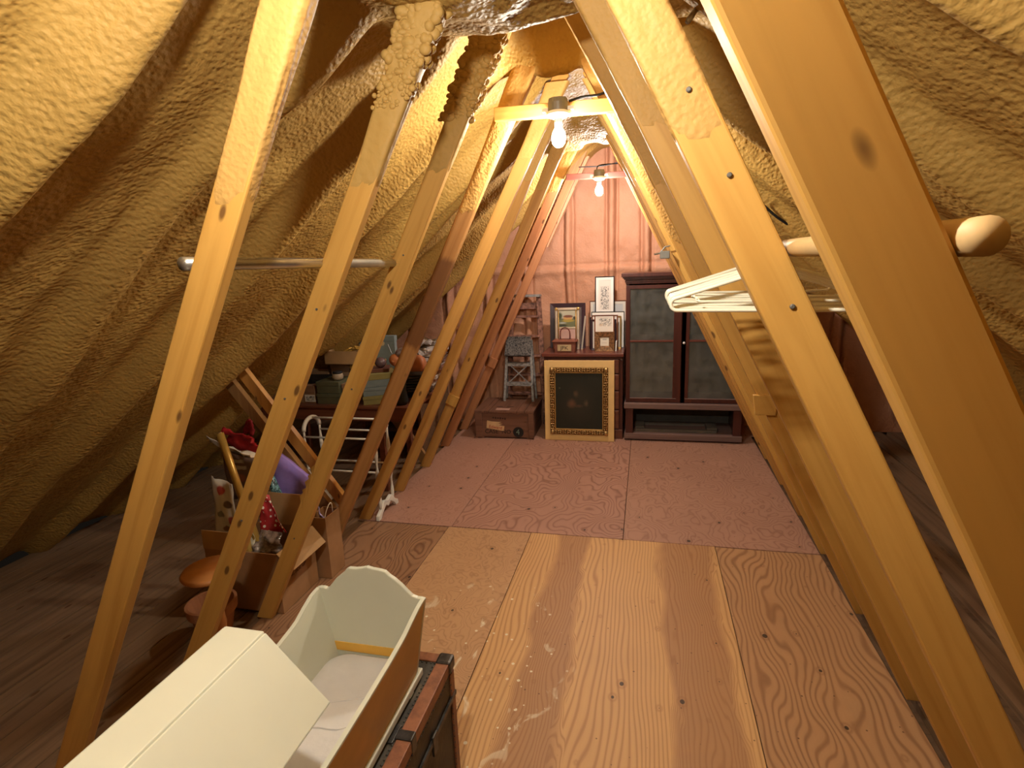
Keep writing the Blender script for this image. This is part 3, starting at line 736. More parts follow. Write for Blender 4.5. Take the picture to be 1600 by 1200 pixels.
silver_f = plain('silver_gold_frame', (0.46, 0.36, 0.26), 0.35, 0.5, 0.5); white_m = plain('white_mat', (0.80, 0.77, 0.70), 0.8, var=.03)
grey_f = plain('grey_frame', (0.30, 0.29, 0.28), 0.4, 0.5, 0.4); paper = plain('aged_paper', (0.66, 0.60, 0.50), 0.8, var=.05)
# gilt painting leaning on the dresser: a dark canvas with a vague warm figure
gp = thing('framed_painting', 'dark painting in ornate gilt frame on wide yellow board, leaning on dresser', 'painting', (-0.662, 5.545, 0.0), (-0.055, 0, 0))
yel = plain('pale_yellow_board', (0.74, 0.50, 0.20), 0.6, var=.04)
MB().b2(-0.36, 0.36, 0.004, 0.03, 0.0, 0.845).build('yellow_board', yel, gp, bevel=.003)
def ring(x0, x1, z0, z1, fw, y0, y1):
    return MB().b2(x0, x0 + fw, y0, y1, z0, z1).b2(x1 - fw, x1, y0, y1, z0, z1).b2(x0 + fw, x1 - fw, y0, y1, z0, z0 + fw).b2(x0 + fw, x1 - fw, y0, y1, z1 - fw, z1)
gilt = plain('dark_gilt', (0.20, 0.105, 0.03), 0.35, 0.5, 0.7, var=0.5, scale=60)
ring(-0.30, 0.30, 0.072, 0.775, 0.048, -0.022, 0.004).build('gilt_frame', gilt, gp, bevel=.006)
orn = MB()
gilt2 = plain('bright_gilt', (0.52, 0.34, 0.13), 0.3, 0.5, 0.75, var=0.3, scale=80)
def orn_run(p, q, n):
    for k in range(n):
        u = (k + .5) / n; x = p[0] + (q[0] - p[0]) * u; z_ = p[1] + (q[1] - p[1]) * u
        a = random.uniform(-.6, .6) + (0.8 if k % 2 else -0.8)
        b0 = len(orn.v); orn.blob((0, 0, 0), 0.012, (1.35, 0.6, 0.5), 5)
        R_ = Matrix.Rotation(a, 3, 'Y')
        for i in range(b0, len(orn.v)): orn.v[i] = tuple(R_ @ Vector(orn.v[i]) + Vector((x, -0.023, z_)))
for d in (0.014, 0.034):
    orn_run((-0.30 + d, 0.09), (-0.30 + d, 0.76), 26); orn_run((0.30 - d, 0.09), (0.30 - d, 0.76), 26)
    orn_run((-0.28, 0.072 + d), (0.28, 0.072 + d), 22); orn_run((-0.28, 0.775 - d), (0.28, 0.775 - d), 22)
for x in (-0.278, 0.278):
    for z_ in (0.094, 0.753): orn.blob((x, -0.024, z_), 0.024, (1, .6, 1), 6)
tag(orn.build('carved_ornament', gilt2, gp, smooth=True), 'gilt leaf carving around the frame', kind='stuff')
ring(-0.253, 0.253, 0.118, 0.729, 0.012, -0.016, 0.0).build('inner_fillet', gold_f, gp, bevel=.003)
canvas = art('dark_canvas', (0.020, 0.021, 0.014), [('e', -0.01, 0.40, 0.20, 0.24, (0.032, 0.028, 0.018), 0.6, .8), ('e', -0.075, 0.395, 0.058, 0.06, (0.17, 0.075, 0.04), 1.0, .8),
    ('e', 0.0, 0.372, 0.06, 0.02, (0.10, 0.05, 0.03), 0.9, .7), ('e', 0.075, 0.40, 0.032, 0.045, (0.12, 0.075, 0.045), 0.9, .7), ('e', -0.03, 0.50, 0.034, 0.045, (0.10, 0.06, 0.035), 0.9, .8), ('e', -0.20, 0.56, 0.012, 0.01, (0.10, 0.09, 0.05), .6, .6)], rough=0.4, warp=.03)
MB().b2(-0.242, 0.242, -0.006, 0.002, 0.13, 0.718).build('canvas', canvas, gp)

ZT = 0.91
sketch = lambda nm, w_, h_, c=(0.10, 0.10, 0.10), bg=(0.72, 0.66, 0.57): art(nm, bg, [('n', 0, h_, w_, h_ * .8, c, .15, 1.0)], warp=.01, grain=.04)
picture('framed_picture', 'large plum black picture frame standing at dresser\'s left', (-0.827, 5.99, ZT), 0.385, 0.49, 0.042, 0.025, dark_f, 0, None, plain('dark_picture', (0.12, 0.085, 0.075), .5), lean=.10)
# old mirror with a painted landscape panel above
mr = thing('landscape_mirror', 'narrow gilt mirror with a painted cottage landscape in its upper panel', 'mirror', (-0.815, 5.88, ZT), (-0.09, 0, 0.04))
ring(-0.13, 0.13, 0, 0.45, 0.026, 0, 0.022).build('frame', silver_f, mr, bevel=.004)
MB().b2(-0.104, 0.104, 0.003, 0.02, 0.225, 0.243).build('cross_bar', silver_f, mr, bevel=.003)
for x in (-0.117, 0.117):
    MB().lathe([(0.016, 0), (0.016, 0.006), (0.008, 0.009)], (x, 0, 0.437), 12, Matrix.Rotation(math.pi / 2, 3, 'X')).build('corner_boss', gold_f, mr)
    MB().tube([(x * .80, 0.002, 0.03), (x * .80, 0.002, 0.43)], 0.006, 8).build('reeded_column', gold_f, mr, smooth=True)
land = art('cottage_landscape', (0.45, 0.42, 0.30), [('b', 0, 0.29, 0.11, 0.05, (0.10, 0.11, 0.04), .2, .9), ('e', 0.01, 0.312, 0.075, 0.018, (0.36, 0.26, 0.05), .4, 1), ('e', -0.08, 0.36, 0.032, 0.05, (0.05, 0.06, 0.03), .5, 1),
    ('b', 0.005, 0.338, 0.05, 0.014, (0.50, 0.27, 0.09), .15, 1), ('e', 0.01, 0.358, 0.062, 0.015, (0.16, 0.06, 0.035), .3, 1), ('e', 0.08, 0.34, 0.025, 0.02, (0.06, 0.05, 0.03), .4, 1), ('e', -0.05, 0.29, 0.05, 0.012, (0.38, 0.40, 0.36), .5, .8), ('e', -0.05, 0.262, 0.06, 0.014, (0.03, 0.03, 0.02), .4, .9)], warp=.015)
MB().b2(-0.106, 0.106, 0.010, 0.014, 0.24, 0.43).build('painted_panel', land, mr)
MB().b2(-0.106, 0.106, 0.010, 0.014, 0.024, 0.228).build('mirror_panel', plain('dusty_pink_mirror', (0.58, 0.36, 0.30), 0.25, 0.5, 0.3, var=.06), mr)
tag(MB().b2(-0.012, 0.012, 0, 0.004, 0, 0.36).build('paper_sheet', paper, loc=(-0.665, 5.90, ZT), rot=(-.1, 0.06, -0.9)), 'pale paper edge leaning beside the landscape mirror', 'paper')
# wicker basket with monogram plate
bk = thing('wicker_basket', 'small lidded wicker basket with a lettered plate and arched handle', 'basket', (-0.82, 5.755, ZT))
wick = NT('red_brown_wicker', 0.55, 0.35)
wv = wick.n('TexWave', {'Vector': wick.coords('Object', (1, 1, 1)), 'Scale': 60, 'Distortion': 2.0}, bands_direction='Z').outputs[0]
wick.color(wick.ramp(wv, [(0.2, (0.10, 0.03, 0.018)), (0.8, (0.30, 0.10, 0.055))])); wick.bump(wv, .5, .004)
def rrect(a, b_, r, n=4):
    out = []
    for cx, cy, a0 in ((a - r, b_ - r, 0), (-a + r, b_ - r, 90), (-a + r, -b_ + r, 180), (a - r, -b_ + r, 270)):
        for i in range(n + 1):
            t_ = math.radians(a0 + 90 * i / n); out.append((cx + r * math.cos(t_), cy + r * math.sin(t_)))
    return out
def loft(sections):
    mb = MB(); n = len(sections[0][0]); vs = []
    for poly, z_ in sections: vs += [(x, y, z_) for x, y in poly]
    fs = [(i * n + k, i * n + (k + 1) % n, (i + 1) * n + (k + 1) % n, (i + 1) * n + k) for i in range(len(sections) - 1) for k in range(n)]
    fs += [tuple(range(n - 1, -1, -1)), tuple((len(sections) - 1) * n + k for k in range(n))]
    return mb.add(vs, fs)
loft([(rrect(.110, .060, .02), 0.0), (rrect(.118, .068, .02), .05), (rrect(.124, .074, .02), .112)]).build('basket_body', wick.m, bk, smooth=False)
loft([(rrect(.127, .077, .02), .112), (rrect(.129, .079, .02), .122), (rrect(.120, .07, .02), .130), (rrect(.06, .035, .02), .136)]).build('lid', wick.m, bk)
MB().tube(rrect_pts := [(x, y, .116) for x, y in rrect(.128, .078, .02)], 0.006, 6, closed=True).build('rim', wick.m, bk, smooth=True)
MB().tube([(-0.05, 0, .13), (-0.052, 0, .18)] + [(-0.05 * math.cos(a), 0, .20 + .055 * math.sin(a)) for a in np.linspace(0, math.pi, 10)] + [(0.052, 0, .18), (0.05, 0, .13)], 0.006, 8).build('handle', plain('dark_red_handle', (0.13, 0.03, 0.02), .4), bk, smooth=True)
pl = MB().b2(-0.072, 0.072, -0.0745, -0.066, 0.018, 0.085).build('name_plate', plain('tan_plate', (0.46, 0.34, 0.18), .5), bk, bevel=.002)
text_mesh('monogram', 'JFK', 0.052, plain('dark_ink', (0.03, 0.018, 0.015), .5), pl, Matrix.Translation((0, -0.0755, 0.05)) @ FRONT, sx=1.15)
# the stack of frames at the right of the dresser
pk = sketch('ink_tower_print', .045, .165)
picture('framed_print', 'tall narrow framed ink print standing highest on dresser', (-0.43, 6.055, 1.275), 0.205, 0.395, 0.010, 0.02, black_f, 0.03, white_m, pk, lean=.06)
picture('framed_print', 'wide brown framed print furthest back behind the stack', (-0.40, 6.12, ZT), 0.40, 0.50, 0.012, 0.02, brown_f, 0.03, paper, sketch('wide_grey_print', .12, .19, (0.25, 0.25, 0.25), (0.5, .5, .48)), lean=.02)
picture('framed_print', 'black framed print with broad white mat behind the stack', (-0.395, 6.00, ZT), 0.35, 0.39, 0.008, 0.02, black_f, 0.035, white_m, sketch('white_print', .1, .15), lean=.06)
picture('framed_print', 'gold framed print inside the stack of frames', (-0.405, 5.965, ZT), 0.31, 0.345, 0.016, 0.02, gold_f, 0.02, paper, sketch('gold_print', .1, .13), lean=.06, rz=-.03)
picture('framed_print', 'thin black frame leaning at the stack\'s left side', (-0.465, 5.925, ZT), 0.23, 0.34, 0.014, 0.018, black_f, 0, None, white_m, lean=.06, rz=.02)
picture('framed_print', 'brown and cream framed print second from stack\'s front', (-0.42, 5.885, ZT), 0.275, 0.365, 0.014, 0.02, brown_f, 0.012, white_m, sketch('cream_print', .1, .14), lean=.07)
picture('framed_print', 'dark wood framed print near the stack\'s front', (-0.43, 5.845, ZT), 0.265, 0.325, 0.022, 0.02, dark_f, 0, None, sketch('dark_print', .1, .13), lean=.06)
picture('framed_print', 'brown framed pen sketch of trees showing above the small ornate frame', (-0.417, 5.80, ZT), 0.205, 0.375, 0.012, 0.018, brown_f, 0.012, white_m, art('pen_sketch', (0.74, 0.68, 0.58), [('n', 0.01, .30, .07, .045, (0.10, 0.10, 0.09), .3, 1.), ('e', -.035, .27, .03, .015, (0.6, .42, .25), .6, .6)], warp=.01, grain=.03), lean=.06)
picture('framed_print', 'small ornate bronze frame with tiny document, front of the stack', (-0.412, 5.765, ZT), 0.205, 0.205, 0.058, 0.03, plain('bronze_frame', (0.24, 0.115, 0.045), .4, .5, .5, var=.5, scale=50), 0, None, art('tiny_document', (0.70, 0.64, 0.52), [('b', 0, .125, .025, .008, (.3, .3, .28), .3, .8), ('b', 0, .09, .03, .006, (.5, .4, .35), .3, .5)], warp=.004, grain=.05), lean=.06)
tag(MB().b2(-0.006, 0.006, 0, 0.10, 0, 0.10).build('white_card', white_m, loc=(-0.297, 5.79, ZT), rot=(0, 0.03, 0)), 'white card on edge right of the small ornate frame', 'card')

# ------------------------------------------------------------------ wooden crate, step stool, ladder
cr = thing('wooden_crate', 'old wooden shipping crate with stencilled case number, beside the dresser', 'crate', (-1.46, 5.53, 0), (0, 0, 0.02))
MB().b2(-0.31, 0.31, 0.02, 0.57, 0.02, 0.285).build('crate_body', M['crate_side'], cr)
MB().b2(-0.32, 0.32, 0.0, 0.02, 0.015, 0.285).build('front_board', M['crate'], cr, bevel=.002)
for x in (-0.32, 0.265):
    MB().b2(x, x + 0.055 + (0.02 if x < 0 else 0), -0.016, 0.0, 0.015, 0.285).build('corner_batten', M['crate'], cr, bevel=.003)
for x in (-0.30, 0.24):
    MB().b2(x, x + 0.07, 0.0, 0.57, 0.0, 0.018).build('skid', M['crate_side'], cr)
for x0, x1 in ((-0.325, -0.215), (-0.21, -0.165), (-0.16, 0.14), (0.145, 0.225), (0.23, 0.325)):
    MB().b2(x0, x1, -0.016, 0.58, 0.287, 0.31 + (0.003 if x1 - x0 < .1 else 0)).build('lid_plank', M['crate_side'], cr, bevel=.002)
ink = plain('stencil_ink', (0.018, 0.014, 0.012), .7)
text_mesh('stencil', 'CASE  NO', 0.062, ink, cr, Matrix.Translation((-0.075, -0.001, 0.075)) @ FRONT, sx=1.05)
MB().lathe([(0.058, 0), (0.058, 0.0015), (0.0, 0.0016)], (0.15, -0.0005, 0.075), 28, Matrix.Rotation(math.pi / 2, 3, 'X')).build('number_disc', ink, cr)
text_mesh('number', '4', 0.085, plain('chalk_green', (0.16, 0.22, 0.17), .8), cr, Matrix.Translation((0.145, -0.003, 0.075)) @ FRONT)
lb = MB().prism([(-0.20, .115), (-0.01, .085), (0.0, .14), (-.06, .15), (-.02, .165), (-.07, .17), (-.03, .185), (-.14, .19), (-.19, .20)], -0.0025, -0.001).build('paper_label', plain('torn_label', (0.62, 0.40, 0.20), .8), cr)
text_mesh('label_lettering', 'Edward', 0.05, plain('red_ink', (0.40, 0.045, 0.02), .7), lb, Matrix.Translation((-0.10, -0.003, 0.125)) @ Matrix.Rotation(0.12, 4, 'Y') @ FRONT, sx=.95)
sm = MB()
for k in range(6): sm.box((-0.12 + k * .026, -0.001, .232 - .002 * k), (.017, .002, .016 + .006 * (k % 2)))
sm.build('faded_stencil', plain('faded_ink', (0.06, 0.03, 0.02), .8), cr)
MB().b2(-0.10, 0.05, 0.03, 0.10, 0.3102, 0.3112).build('lid_label', plain('pink_label', (0.50, 0.30, 0.23), .8), cr)
for x, y in ((-0.12, .16), (0.0, .16)):
    MB().b2(x, x + .07, y, y + .02, .3101, .3108).build('lid_stencil', ink, cr)

st = thing('step_stool', 'small metal folding step stool with paint splattered black top, on crate', 'step stool', (-1.385, 5.93, 0.3135))
alu = plain('worn_aluminium', (0.34, 0.33, 0.31), 0.5, .5, .35, var=.4, scale=30)
for x in (-0.165, 0.165):
    MB().bar((x, 0.0, 0.0), (x * .82, 0.10, 0.60), 0.028, 0.018, (0, 1, 0)).build('front_leg', alu, st, bevel=.002)
    MB().bar((x * 1.05, 0.155, 0.0), (x * .86, 0.13, 0.68), 0.022, 0.016, (0, 1, 0)).build('rear_leg', alu, st, bevel=.002)
for z_, y in ((0.20, 0.03), (0.42, .07)):
    MB().box((0, y + .03, z_), (0.30 - z_ * .08, 0.085, 0.016)).box((0, y - 0.008, z_ - .012), (0.30 - z_ * .08, 0.008, 0.03)).build('tread', alu, st, bevel=.002)
MB().bar((-0.15, 0.02, .18), (0.12, 0.07, .42), .006, .012).bar((0.15, 0.02, .18), (-0.12, 0.07, .42), .006, .012).build('cross_brace', alu, st)
splat = art('paint_splattered_black', (0.022, 0.022, 0.022), [('n', 0, 0, 3, 3, (0.22, 0.20, 0.18), .1, .6)], warp=.0, grain=.3)
MB().box((0, 0.07, 0.60), (0.30, 0.20, 0.025), (0.95, 0, 0)).build('top_platform', splat, st, bevel=.004)
MB().b2(-0.135, 0.135, 0.12, 0.15, 0.675, 0.72).build('tool_tray', splat, st, bevel=.003)

ld = thing('stepladder', 'tall worn wooden stepladder leaning against the pink wall', 'ladder', (-1.345, 6.125, 0))
old = plain('worn_painted_wood', (0.27, 0.13, 0.09), .7, var=.5, scale=25)
for x0, x1 in ((-0.235, -0.15), (0.225, 0.175)):
    MB().bar((x0, 0.0, 0.0), (x1, 0.05, 1.47), 0.024, 0.055, (1, 0, 0)).build('rail', old, ld, bevel=.003)
    MB().bar((x0 * .9, 0.055, 0.0), (x1 * .9, 0.075, 1.40), 0.02, 0.035, (1, 0, 0)).build('rear_rail', old, ld, bevel=.003)
for k in range(5):
    z_ = 0.36 + k * 0.222; hw = 0.222 - 0.052 * z_ / 1.47
    MB().box((0, 0.0 + .03 * z_, z_), (hw * 2, 0.075, 0.022)).build('tread', old, ld, bevel=.002)
MB().box((0, 0.04, 1.48), (0.40, 0.11, 0.025)).build('top_cap', alu, ld, bevel=.003)
MB().b2(-0.16, 0.16, 0.06, 0.072, 1.33, 1.40).build('rear_brace', old, ld)

# ------------------------------------------------------------------ trunk and cradle
tk = thing('steamer_trunk', 'black steamer trunk with brown leather edging and metal corners', 'trunk', (-0.92, 1.10, 0))
TW, TL, TH = 0.295, 0.447, 0.55     # half width, half length, height
shell = NT('worn_black_trunk_cover', .5, .4)
sv = shell.coords('Object'); sn = shell.noise(sv, 9, 5, .65)
shell.color(shell.ramp(sn, [(.35, (0.022, 0.020, 0.017)), (.55, (0.05, 0.042, 0.03)), (.72, (0.13, 0.095, 0.05))])); shell.bump(shell.noise(sv, 90, 3), .25, .003)
leather = NT('brown_leather', .45, .4)
lv = leather.coords('Object'); ln = leather.noise(lv, 14, 5, .65)
leather.color(leather.ramp(ln, [(.3, (0.12, 0.04, 0.02)), (.6, (0.28, 0.11, 0.05)), (.75, (0.10, 0.04, 0.025))])); leather.bump(leather.noise(lv, 120, 2), .2, .002)
iron = plain('dark_iron', (0.075, 0.070, 0.065), .38, .5, .8, var=.4, scale=30)
MB().b2(-TW + .006, TW - .006, -TL + .006, TL - .006, 0.01, 0.405).build('trunk_body', shell.m, tk, bevel=.004)
MB().b2(-TW + .006, TW - .006, -TL + .006, TL - .006, 0.41, TH - .004).build('trunk_lid', shell.m, tk, bevel=.004)
def edge_band(x0, x1, y0, y1, z0, z1): return MB().b2(x0, x1, y0, y1, z0, z1).build('leather_edge', leather.m, tk, bevel=.004)
for s_ in (-1, 1):
    x0, x1 = sorted((s_ * TW, s_ * (TW - .045)))
    edge_band(x0, x1, -TL, TL, TH - .006, TH)
    x0, x1 = sorted((s_ * TW, s_ * (TW - .007)))
    edge_band(x0, x1, -TL, TL, TH - .04, TH - .004)
    y0, y1 = sorted((s_ * TL, s_ * (TL - .04)))
    edge_band(-TW, TW, y0, y1, TH - .006, TH + .0005)
    y0, y1 = sorted((s_ * TL, s_ * (TL - .007)))
    edge_band(-TW, TW, y0, y1, TH - .04, TH - .004)
    for t_ in (-1, 1):
        x0, x1 = sorted((s_ * TW, s_ * (TW - .035))); y0, y1 = sorted((t_ * TL, t_ * (TL - .008)))
        edge_band(x0, x1, y0, y1, 0.0, .50)
        x0, x1 = sorted((s_ * TW, s_ * (TW - .007))); y0, y1 = sorted((t_ * TL, t_ * (TL - .035)))
        edge_band(x0, x1, y0, y1, 0.0, .50)
        cx, cy = s_ * (TW - .022), t_ * (TL - .022)
        MB().box((cx, cy, TH - .018), (.054, .054, .046)).build('metal_corner', iron, tk, bevel=.009)
    MB().b2(min(s_ * TW, s_ * (TW - .05)) - .002, max(s_ * TW, s_ * (TW - .05)) + .002, 0.09, 0.125, TH - .05, TH + .004).build('edge_clasp', iron, tk, bevel=.004)
    MB().b2(min(s_ * TW, s_ * (TW - .05)) - .002, max(s_ * TW, s_ * (TW - .05)) + .002, -0.205, -0.17, TH - .05, TH + .004).build('edge_clasp', iron, tk, bevel=.004)
    MB().b2(s_ * TW - .004, s_ * TW + .003, -TL, TL, .400, .416).build('lid_trim', iron, tk)
MB().b2(TW - .10, TW - .05, 0.075, 0.14, TH - .004, TH + .002).build('clasp_strap', iron, tk, bevel=.002)
tack = MB()
for s_ in (-1, 1):
    for k in range(52):
        y = -TL + .03 + k * (2 * TL - .06) / 51
        tack.blob((s_ * (TW - .05), y, TH - .003), .0035, (1, 1, .6), 4); tack.blob((s_ * (TW + .001), y, TH - .044), .003, (.6, 1, 1), 4)
    for k in range(34):
        x = -TW + .03 + k * (2 * TW - .06) / 33
        tack.blob((x, s_ * (TL - .046), TH - .003), .0035, (1, 1, .6), 4)
for t_ in (-1, 1):
    for k in range(20): tack.blob((TW + .001, t_ * (TL - .04), .03 + k * .023), .003, (.6, 1, 1), 4)
tag(tack.build('tack_heads', iron, tk, smooth=True), 'rows of small dark tacks along the leather', kind='stuff')
hn = MB().tube([(TW, .20, .30), (TW + .018, .20, .31), (TW + .026, .22, .29), (TW + .026, .25, .25), (TW + .018, .28, .23), (TW, .285, .24)], .010, 8)
hn.build('side_handle', iron, tk, smooth=True)
MB().b2(TW - .002, TW + .006, .225, .26, .36, .43).build('side_latch', iron, tk, bevel=.003)

cd = thing('doll_cradle', 'cream painted wooden cradle with scalloped headboard and hood, on the trunk', 'cradle', (-0.835, 0.0, 0.55))
X1, X0 = 0.185, -0.185
def prof(y):   # top of the side boards above the trunk
    for (ya, za), (yb, zb) in zip(PF, PF[1:]):
        if ya <= y <= yb: return za + (zb - za) * (y - ya) / (yb - ya)
    return PF[-1][1]
PF = [(0.52, .345), (0.62, .345), (0.66, .30), (0.70, .258), (0.80, .250), (0.95, .250), (1.05, .252), (1.18, .258), (1.27, .268), (1.33, .288), (1.375, .30), (1.41, .300)]
for sgn in (1, -1):
    n = 40; vs, fs = [], []
    for i in range(n + 1):
        y = 0.52 + (1.41 - 0.52) * i / n; zt = prof(y)
        for t_ in (0, 1):
            for zf in (0, 1):
                z_ = 0.03 + (zt - 0.03) * zf
                x = sgn * (0.132 + 0.053 * (z_ / 0.30) + (0.0 if t_ else -0.010))
                vs.append((x, y, z_))
    for i in range(n):
        a = i * 4; b_ = a + 4
        fs += [(a, a + 1, b_ + 1, b_), (a + 2, b_ + 2, b_ + 3, a + 3), (a + 1, a + 3, b_ + 3, b_ + 1), (a, b_, b_ + 2, a + 2)]
    fs += [(0, 2, 3, 1), (n * 4, n * 4 + 1, n * 4 + 3, n * 4 + 2)]
    full = MB().add(vs, fs)
    sd = full.build('side_board', M['mustard'], cd, smooth=False)
    # painted inner face and rim
    vi, fi = [], []
    for i in range(n + 1):
        y = 0.52 + (1.41 - 0.52) * i / n; zt = prof(y)
        xo = lambda z_, t_: sgn * (0.132 + 0.053 * (z_ / 0.30) + t_)
        vi += [(xo(.04, -.0115), y, .04), (xo(zt, -.0115), y, zt), (xo(zt, -.0115), y, zt + .003), (xo(zt, .0012), y, zt + .003), (xo(zt, .0012), y, zt - .003)]
    for i in range(n):
        a = i * 5; b_ = a + 5
        for k in range(4): fi.append((a + k, b_ + k, b_ + k + 1, a + k + 1))
    MB().add(vi, fi).build('painted_lining', M['cream'], sd, smooth=False)
def scallop(w_, z0, zc):
    pts = [(-w_, z0)]
    for u, h in [(-1, .0), (-.93, .004), (-.86, .005), (-.80, .002), (-.76, .004), (-.70, .018), (-.6, .04), (-.5, .056), (-.42, .068), (-.38, .078), (-.33, .083), (-.2, .083), (-.1, .087), (0, .092), (.1, .088), (.22, .086), (.33, .082), (.4, .070), (.5, .058), (.6, .042), (.7, .022), (.78, .008), (.86, .003), (.93, .003), (1, 0)]:
        pts.append((u * .187, zc + h))
    pts.append((w_, z0))
    return pts
MB().prism(scallop(.138, .03, .302), 1.405, 1.42).build('headboard', M['cream'], cd, bevel=.003)
MB().b2(-.143, .143, 1.4035, 1.4055, .085, .116).build('unpainted_strip', M['yellow_wood'], cd)
MB().prism([(-.135, .03), (-.186, .33), (-.06, .525), (.05, .525), (.178, .33), (.135, .03)], .52, .535).build('footboard', M['mustard'], cd)
MB().b2(-.148, .148, .50, 1.437, .008, .032).build('base_board', M['cream'], cd, bevel=.004)
for y in (0.62, 1.33):
    MB().prism([(-.148, .008), (-.10, .0), (.10, .0), (.148, .008)], y, y + .03).build('rocker', M['cream'], cd)
# mattress with rounded near end
def mring(a, b_, z_, r_): return ([(x, y + 1.165) for x, y in rrect(a, b_, r_, 6)], z_)
mat = loft([mring(.130, .228, .034, .06), mring(.141, .235, .06, .07), mring(.143, .234, .080, .07), mring(.128, .218, .091, .06), mring(.09, .17, .0925, .05), mring(.03, .06, .090, .025)])
mt = mat.build('mattress', M['quilted'], cd, smooth=True)
fold = MB()
for k in range(2): fold.tube(smooth_path([(-.12 + .02 * k, 1.06 + .10 * k, .088), (-.03, 1.10 + .09 * k, .0905), (.05, 1.11 + .11 * k, .0905), (.11, 1.17 + .08 * k, .087)]), .003, 6)
fold.build('quilt_seam', M['quilted'], mt, smooth=True)
# hood: flat top with sloping sides, open towards the headboard
HY0, HY1 = 0.50, 0.895
hd = MB()
hd.prism([(-.055, .535), (.045, .535), (.045, .547), (-.055, .547)], HY0, HY1)
hd.build('hood_top', M['cream'], cd, bevel=.004)
MB().prism([(.0465, .545), (.186, .390), (.176, .382), (.040, .534)], HY0, HY1).build('hood_side', M['cream'], cd, bevel=.004)
MB().prism([(-.0565, .545), (-.196, .390), (-.186, .382), (-.050, .534)], HY0, HY1).build('hood_side', M['cream'], cd, bevel=.004)
for sgn in (-1, 1):
    x0, x1 = sorted((sgn * .172, sgn * .184))
    MB().b2(x0, x1, HY0 + .02, .655, .33, .39).build('hood_cheek', M['mustard'], cd)

# ------------------------------------------------------------------ terracotta pot and stand
pt = thing('terracotta_pot', 'terracotta flower pot on the floor left of the cradle', 'pot', (-2.17, 2.12, 0))
MB().lathe([(0.06, 0), (0.075, .0), (0.105, .15), (0.118, .15), (0.122, .2), (0.108, .2), (0.092, .15), (0.055, .02)], n=28).build('pot_body', M['terracotta'], pt, smooth=False)
sd_ = thing('plant_stand', 'orange wooden stand with a round top, at left edge', 'stand', (-1.945, 1.93, 0))
MB().lathe([(0.10, .49), (0.125, .50), (0.13, .512), (0.12, .525), (0.02, .526)], n=28).build('stand_top', M['stand_wood'], sd_, smooth=True)
MB().lathe([(0.02, 0.04), (0.03, .1), (0.018, .16), (0.03, .24), (0.016, .40), (0.03, .49)], n=16).build('stand_column', M['stand_wood'], sd_, smooth=True)
for k in range(3):
    a = 2.1 * k + .4
    MB().bar((0.01 * math.cos(a), .01 * math.sin(a), .09), (.11 * math.cos(a), .11 * math.sin(a), .012), .02, .022).build('stand_foot', M['stand_wood'], sd_)

# ------------------------------------------------------------------ cardboard boxes
def open_box(name, label, loc, w_, d_, h_, rz=0, mat='card', flaps=()):
    t = thing(name, label, 'box', loc, (0, 0, rz))
    k = .005
    MB().b2(-w_ / 2, w_ / 2, -d_ / 2, d_ / 2, 0, k).build('box_bottom', M['card_in'], t)
    MB().b2(-w_ / 2, w_ / 2, -d_ / 2, -d_ / 2 + k, k, h_).build('box_wall', M[mat], t)
    MB().b2(-w_ / 2, w_ / 2, d_ / 2 - k, d_ / 2, k, h_).build('box_wall', M[mat], t)
    MB().b2(-w_ / 2, -w_ / 2 + k, -d_ / 2 + k, d_ / 2 - k, k, h_).build('box_wall', M[mat], t)
    MB().b2(w_ / 2 - k, w_ / 2, -d_ / 2 + k, d_ / 2 - k, k, h_).build('box_wall', M[mat], t)
    for p, q, r_, s_ in flaps:
        P = [Vector(v) for v in (p, q, r_, s_)]
        nn = (P[1] - P[0]).cross(P[2] - P[0]).normalized() * .004
        MB().add([*P, *[v + nn for v in P]], [(0, 1, 2, 3), (7, 6, 5, 4), (0, 4, 5, 1), (1, 5, 6, 2), (2, 6, 7, 3), (3, 7, 4, 0)]).build('flap', M['card2'], t)
    return t
b1 = open_box('cardboard_box', 'large open cardboard box stuffed with wrapping paper, between left rafters', (-2.155, 2.515, -0.0), 0.46, 0.34, 0.36, 0.0, 'card',
              [((.23, .17, .36), (.23, -.17, .36), (.325, -.165, .275), (.335, .13, .285)), ((-.10, .165, .36), (.22, .165, .36), (.205, .185, .55), (-.06, .185, .555)), ((-.23, -.17, .36), (.04, -.17, .36), (-.02, -.172, .47), (-.22, -.175, .475))])
MB().add([(.295, .06, .3085), (.262, -.06, .3365), (.31, -.09, .2945), (.328, .02, .2795)], [(0, 1, 2, 3)]).build('clear_tape', plain('crinkled_tape', (0.6, .55, .48), .25, .5, var=.4, scale=60), b1)
b2_ = open_box('cardboard_box', 'tall narrow cardboard carton with a red lined top, beside the big box', (-1.905, 2.79, 0), 0.11, 0.155, 0.40, 0.0, 'card')
MB().b2(-.05, .05, -.07, .07, .33, .335).build('red_lining', cloth('red_paper', (0.32, .05, .04)), b2_)
text_mesh('box_print', 'THIS SIDE UP', 0.03, plain('brown_print', (0.12, 0.06, 0.03), .8), b1, Matrix.Translation((.2315, -.02, .18)) @ Matrix.Rotation(math.pi / 2, 4, 'Z') @ FRONT)

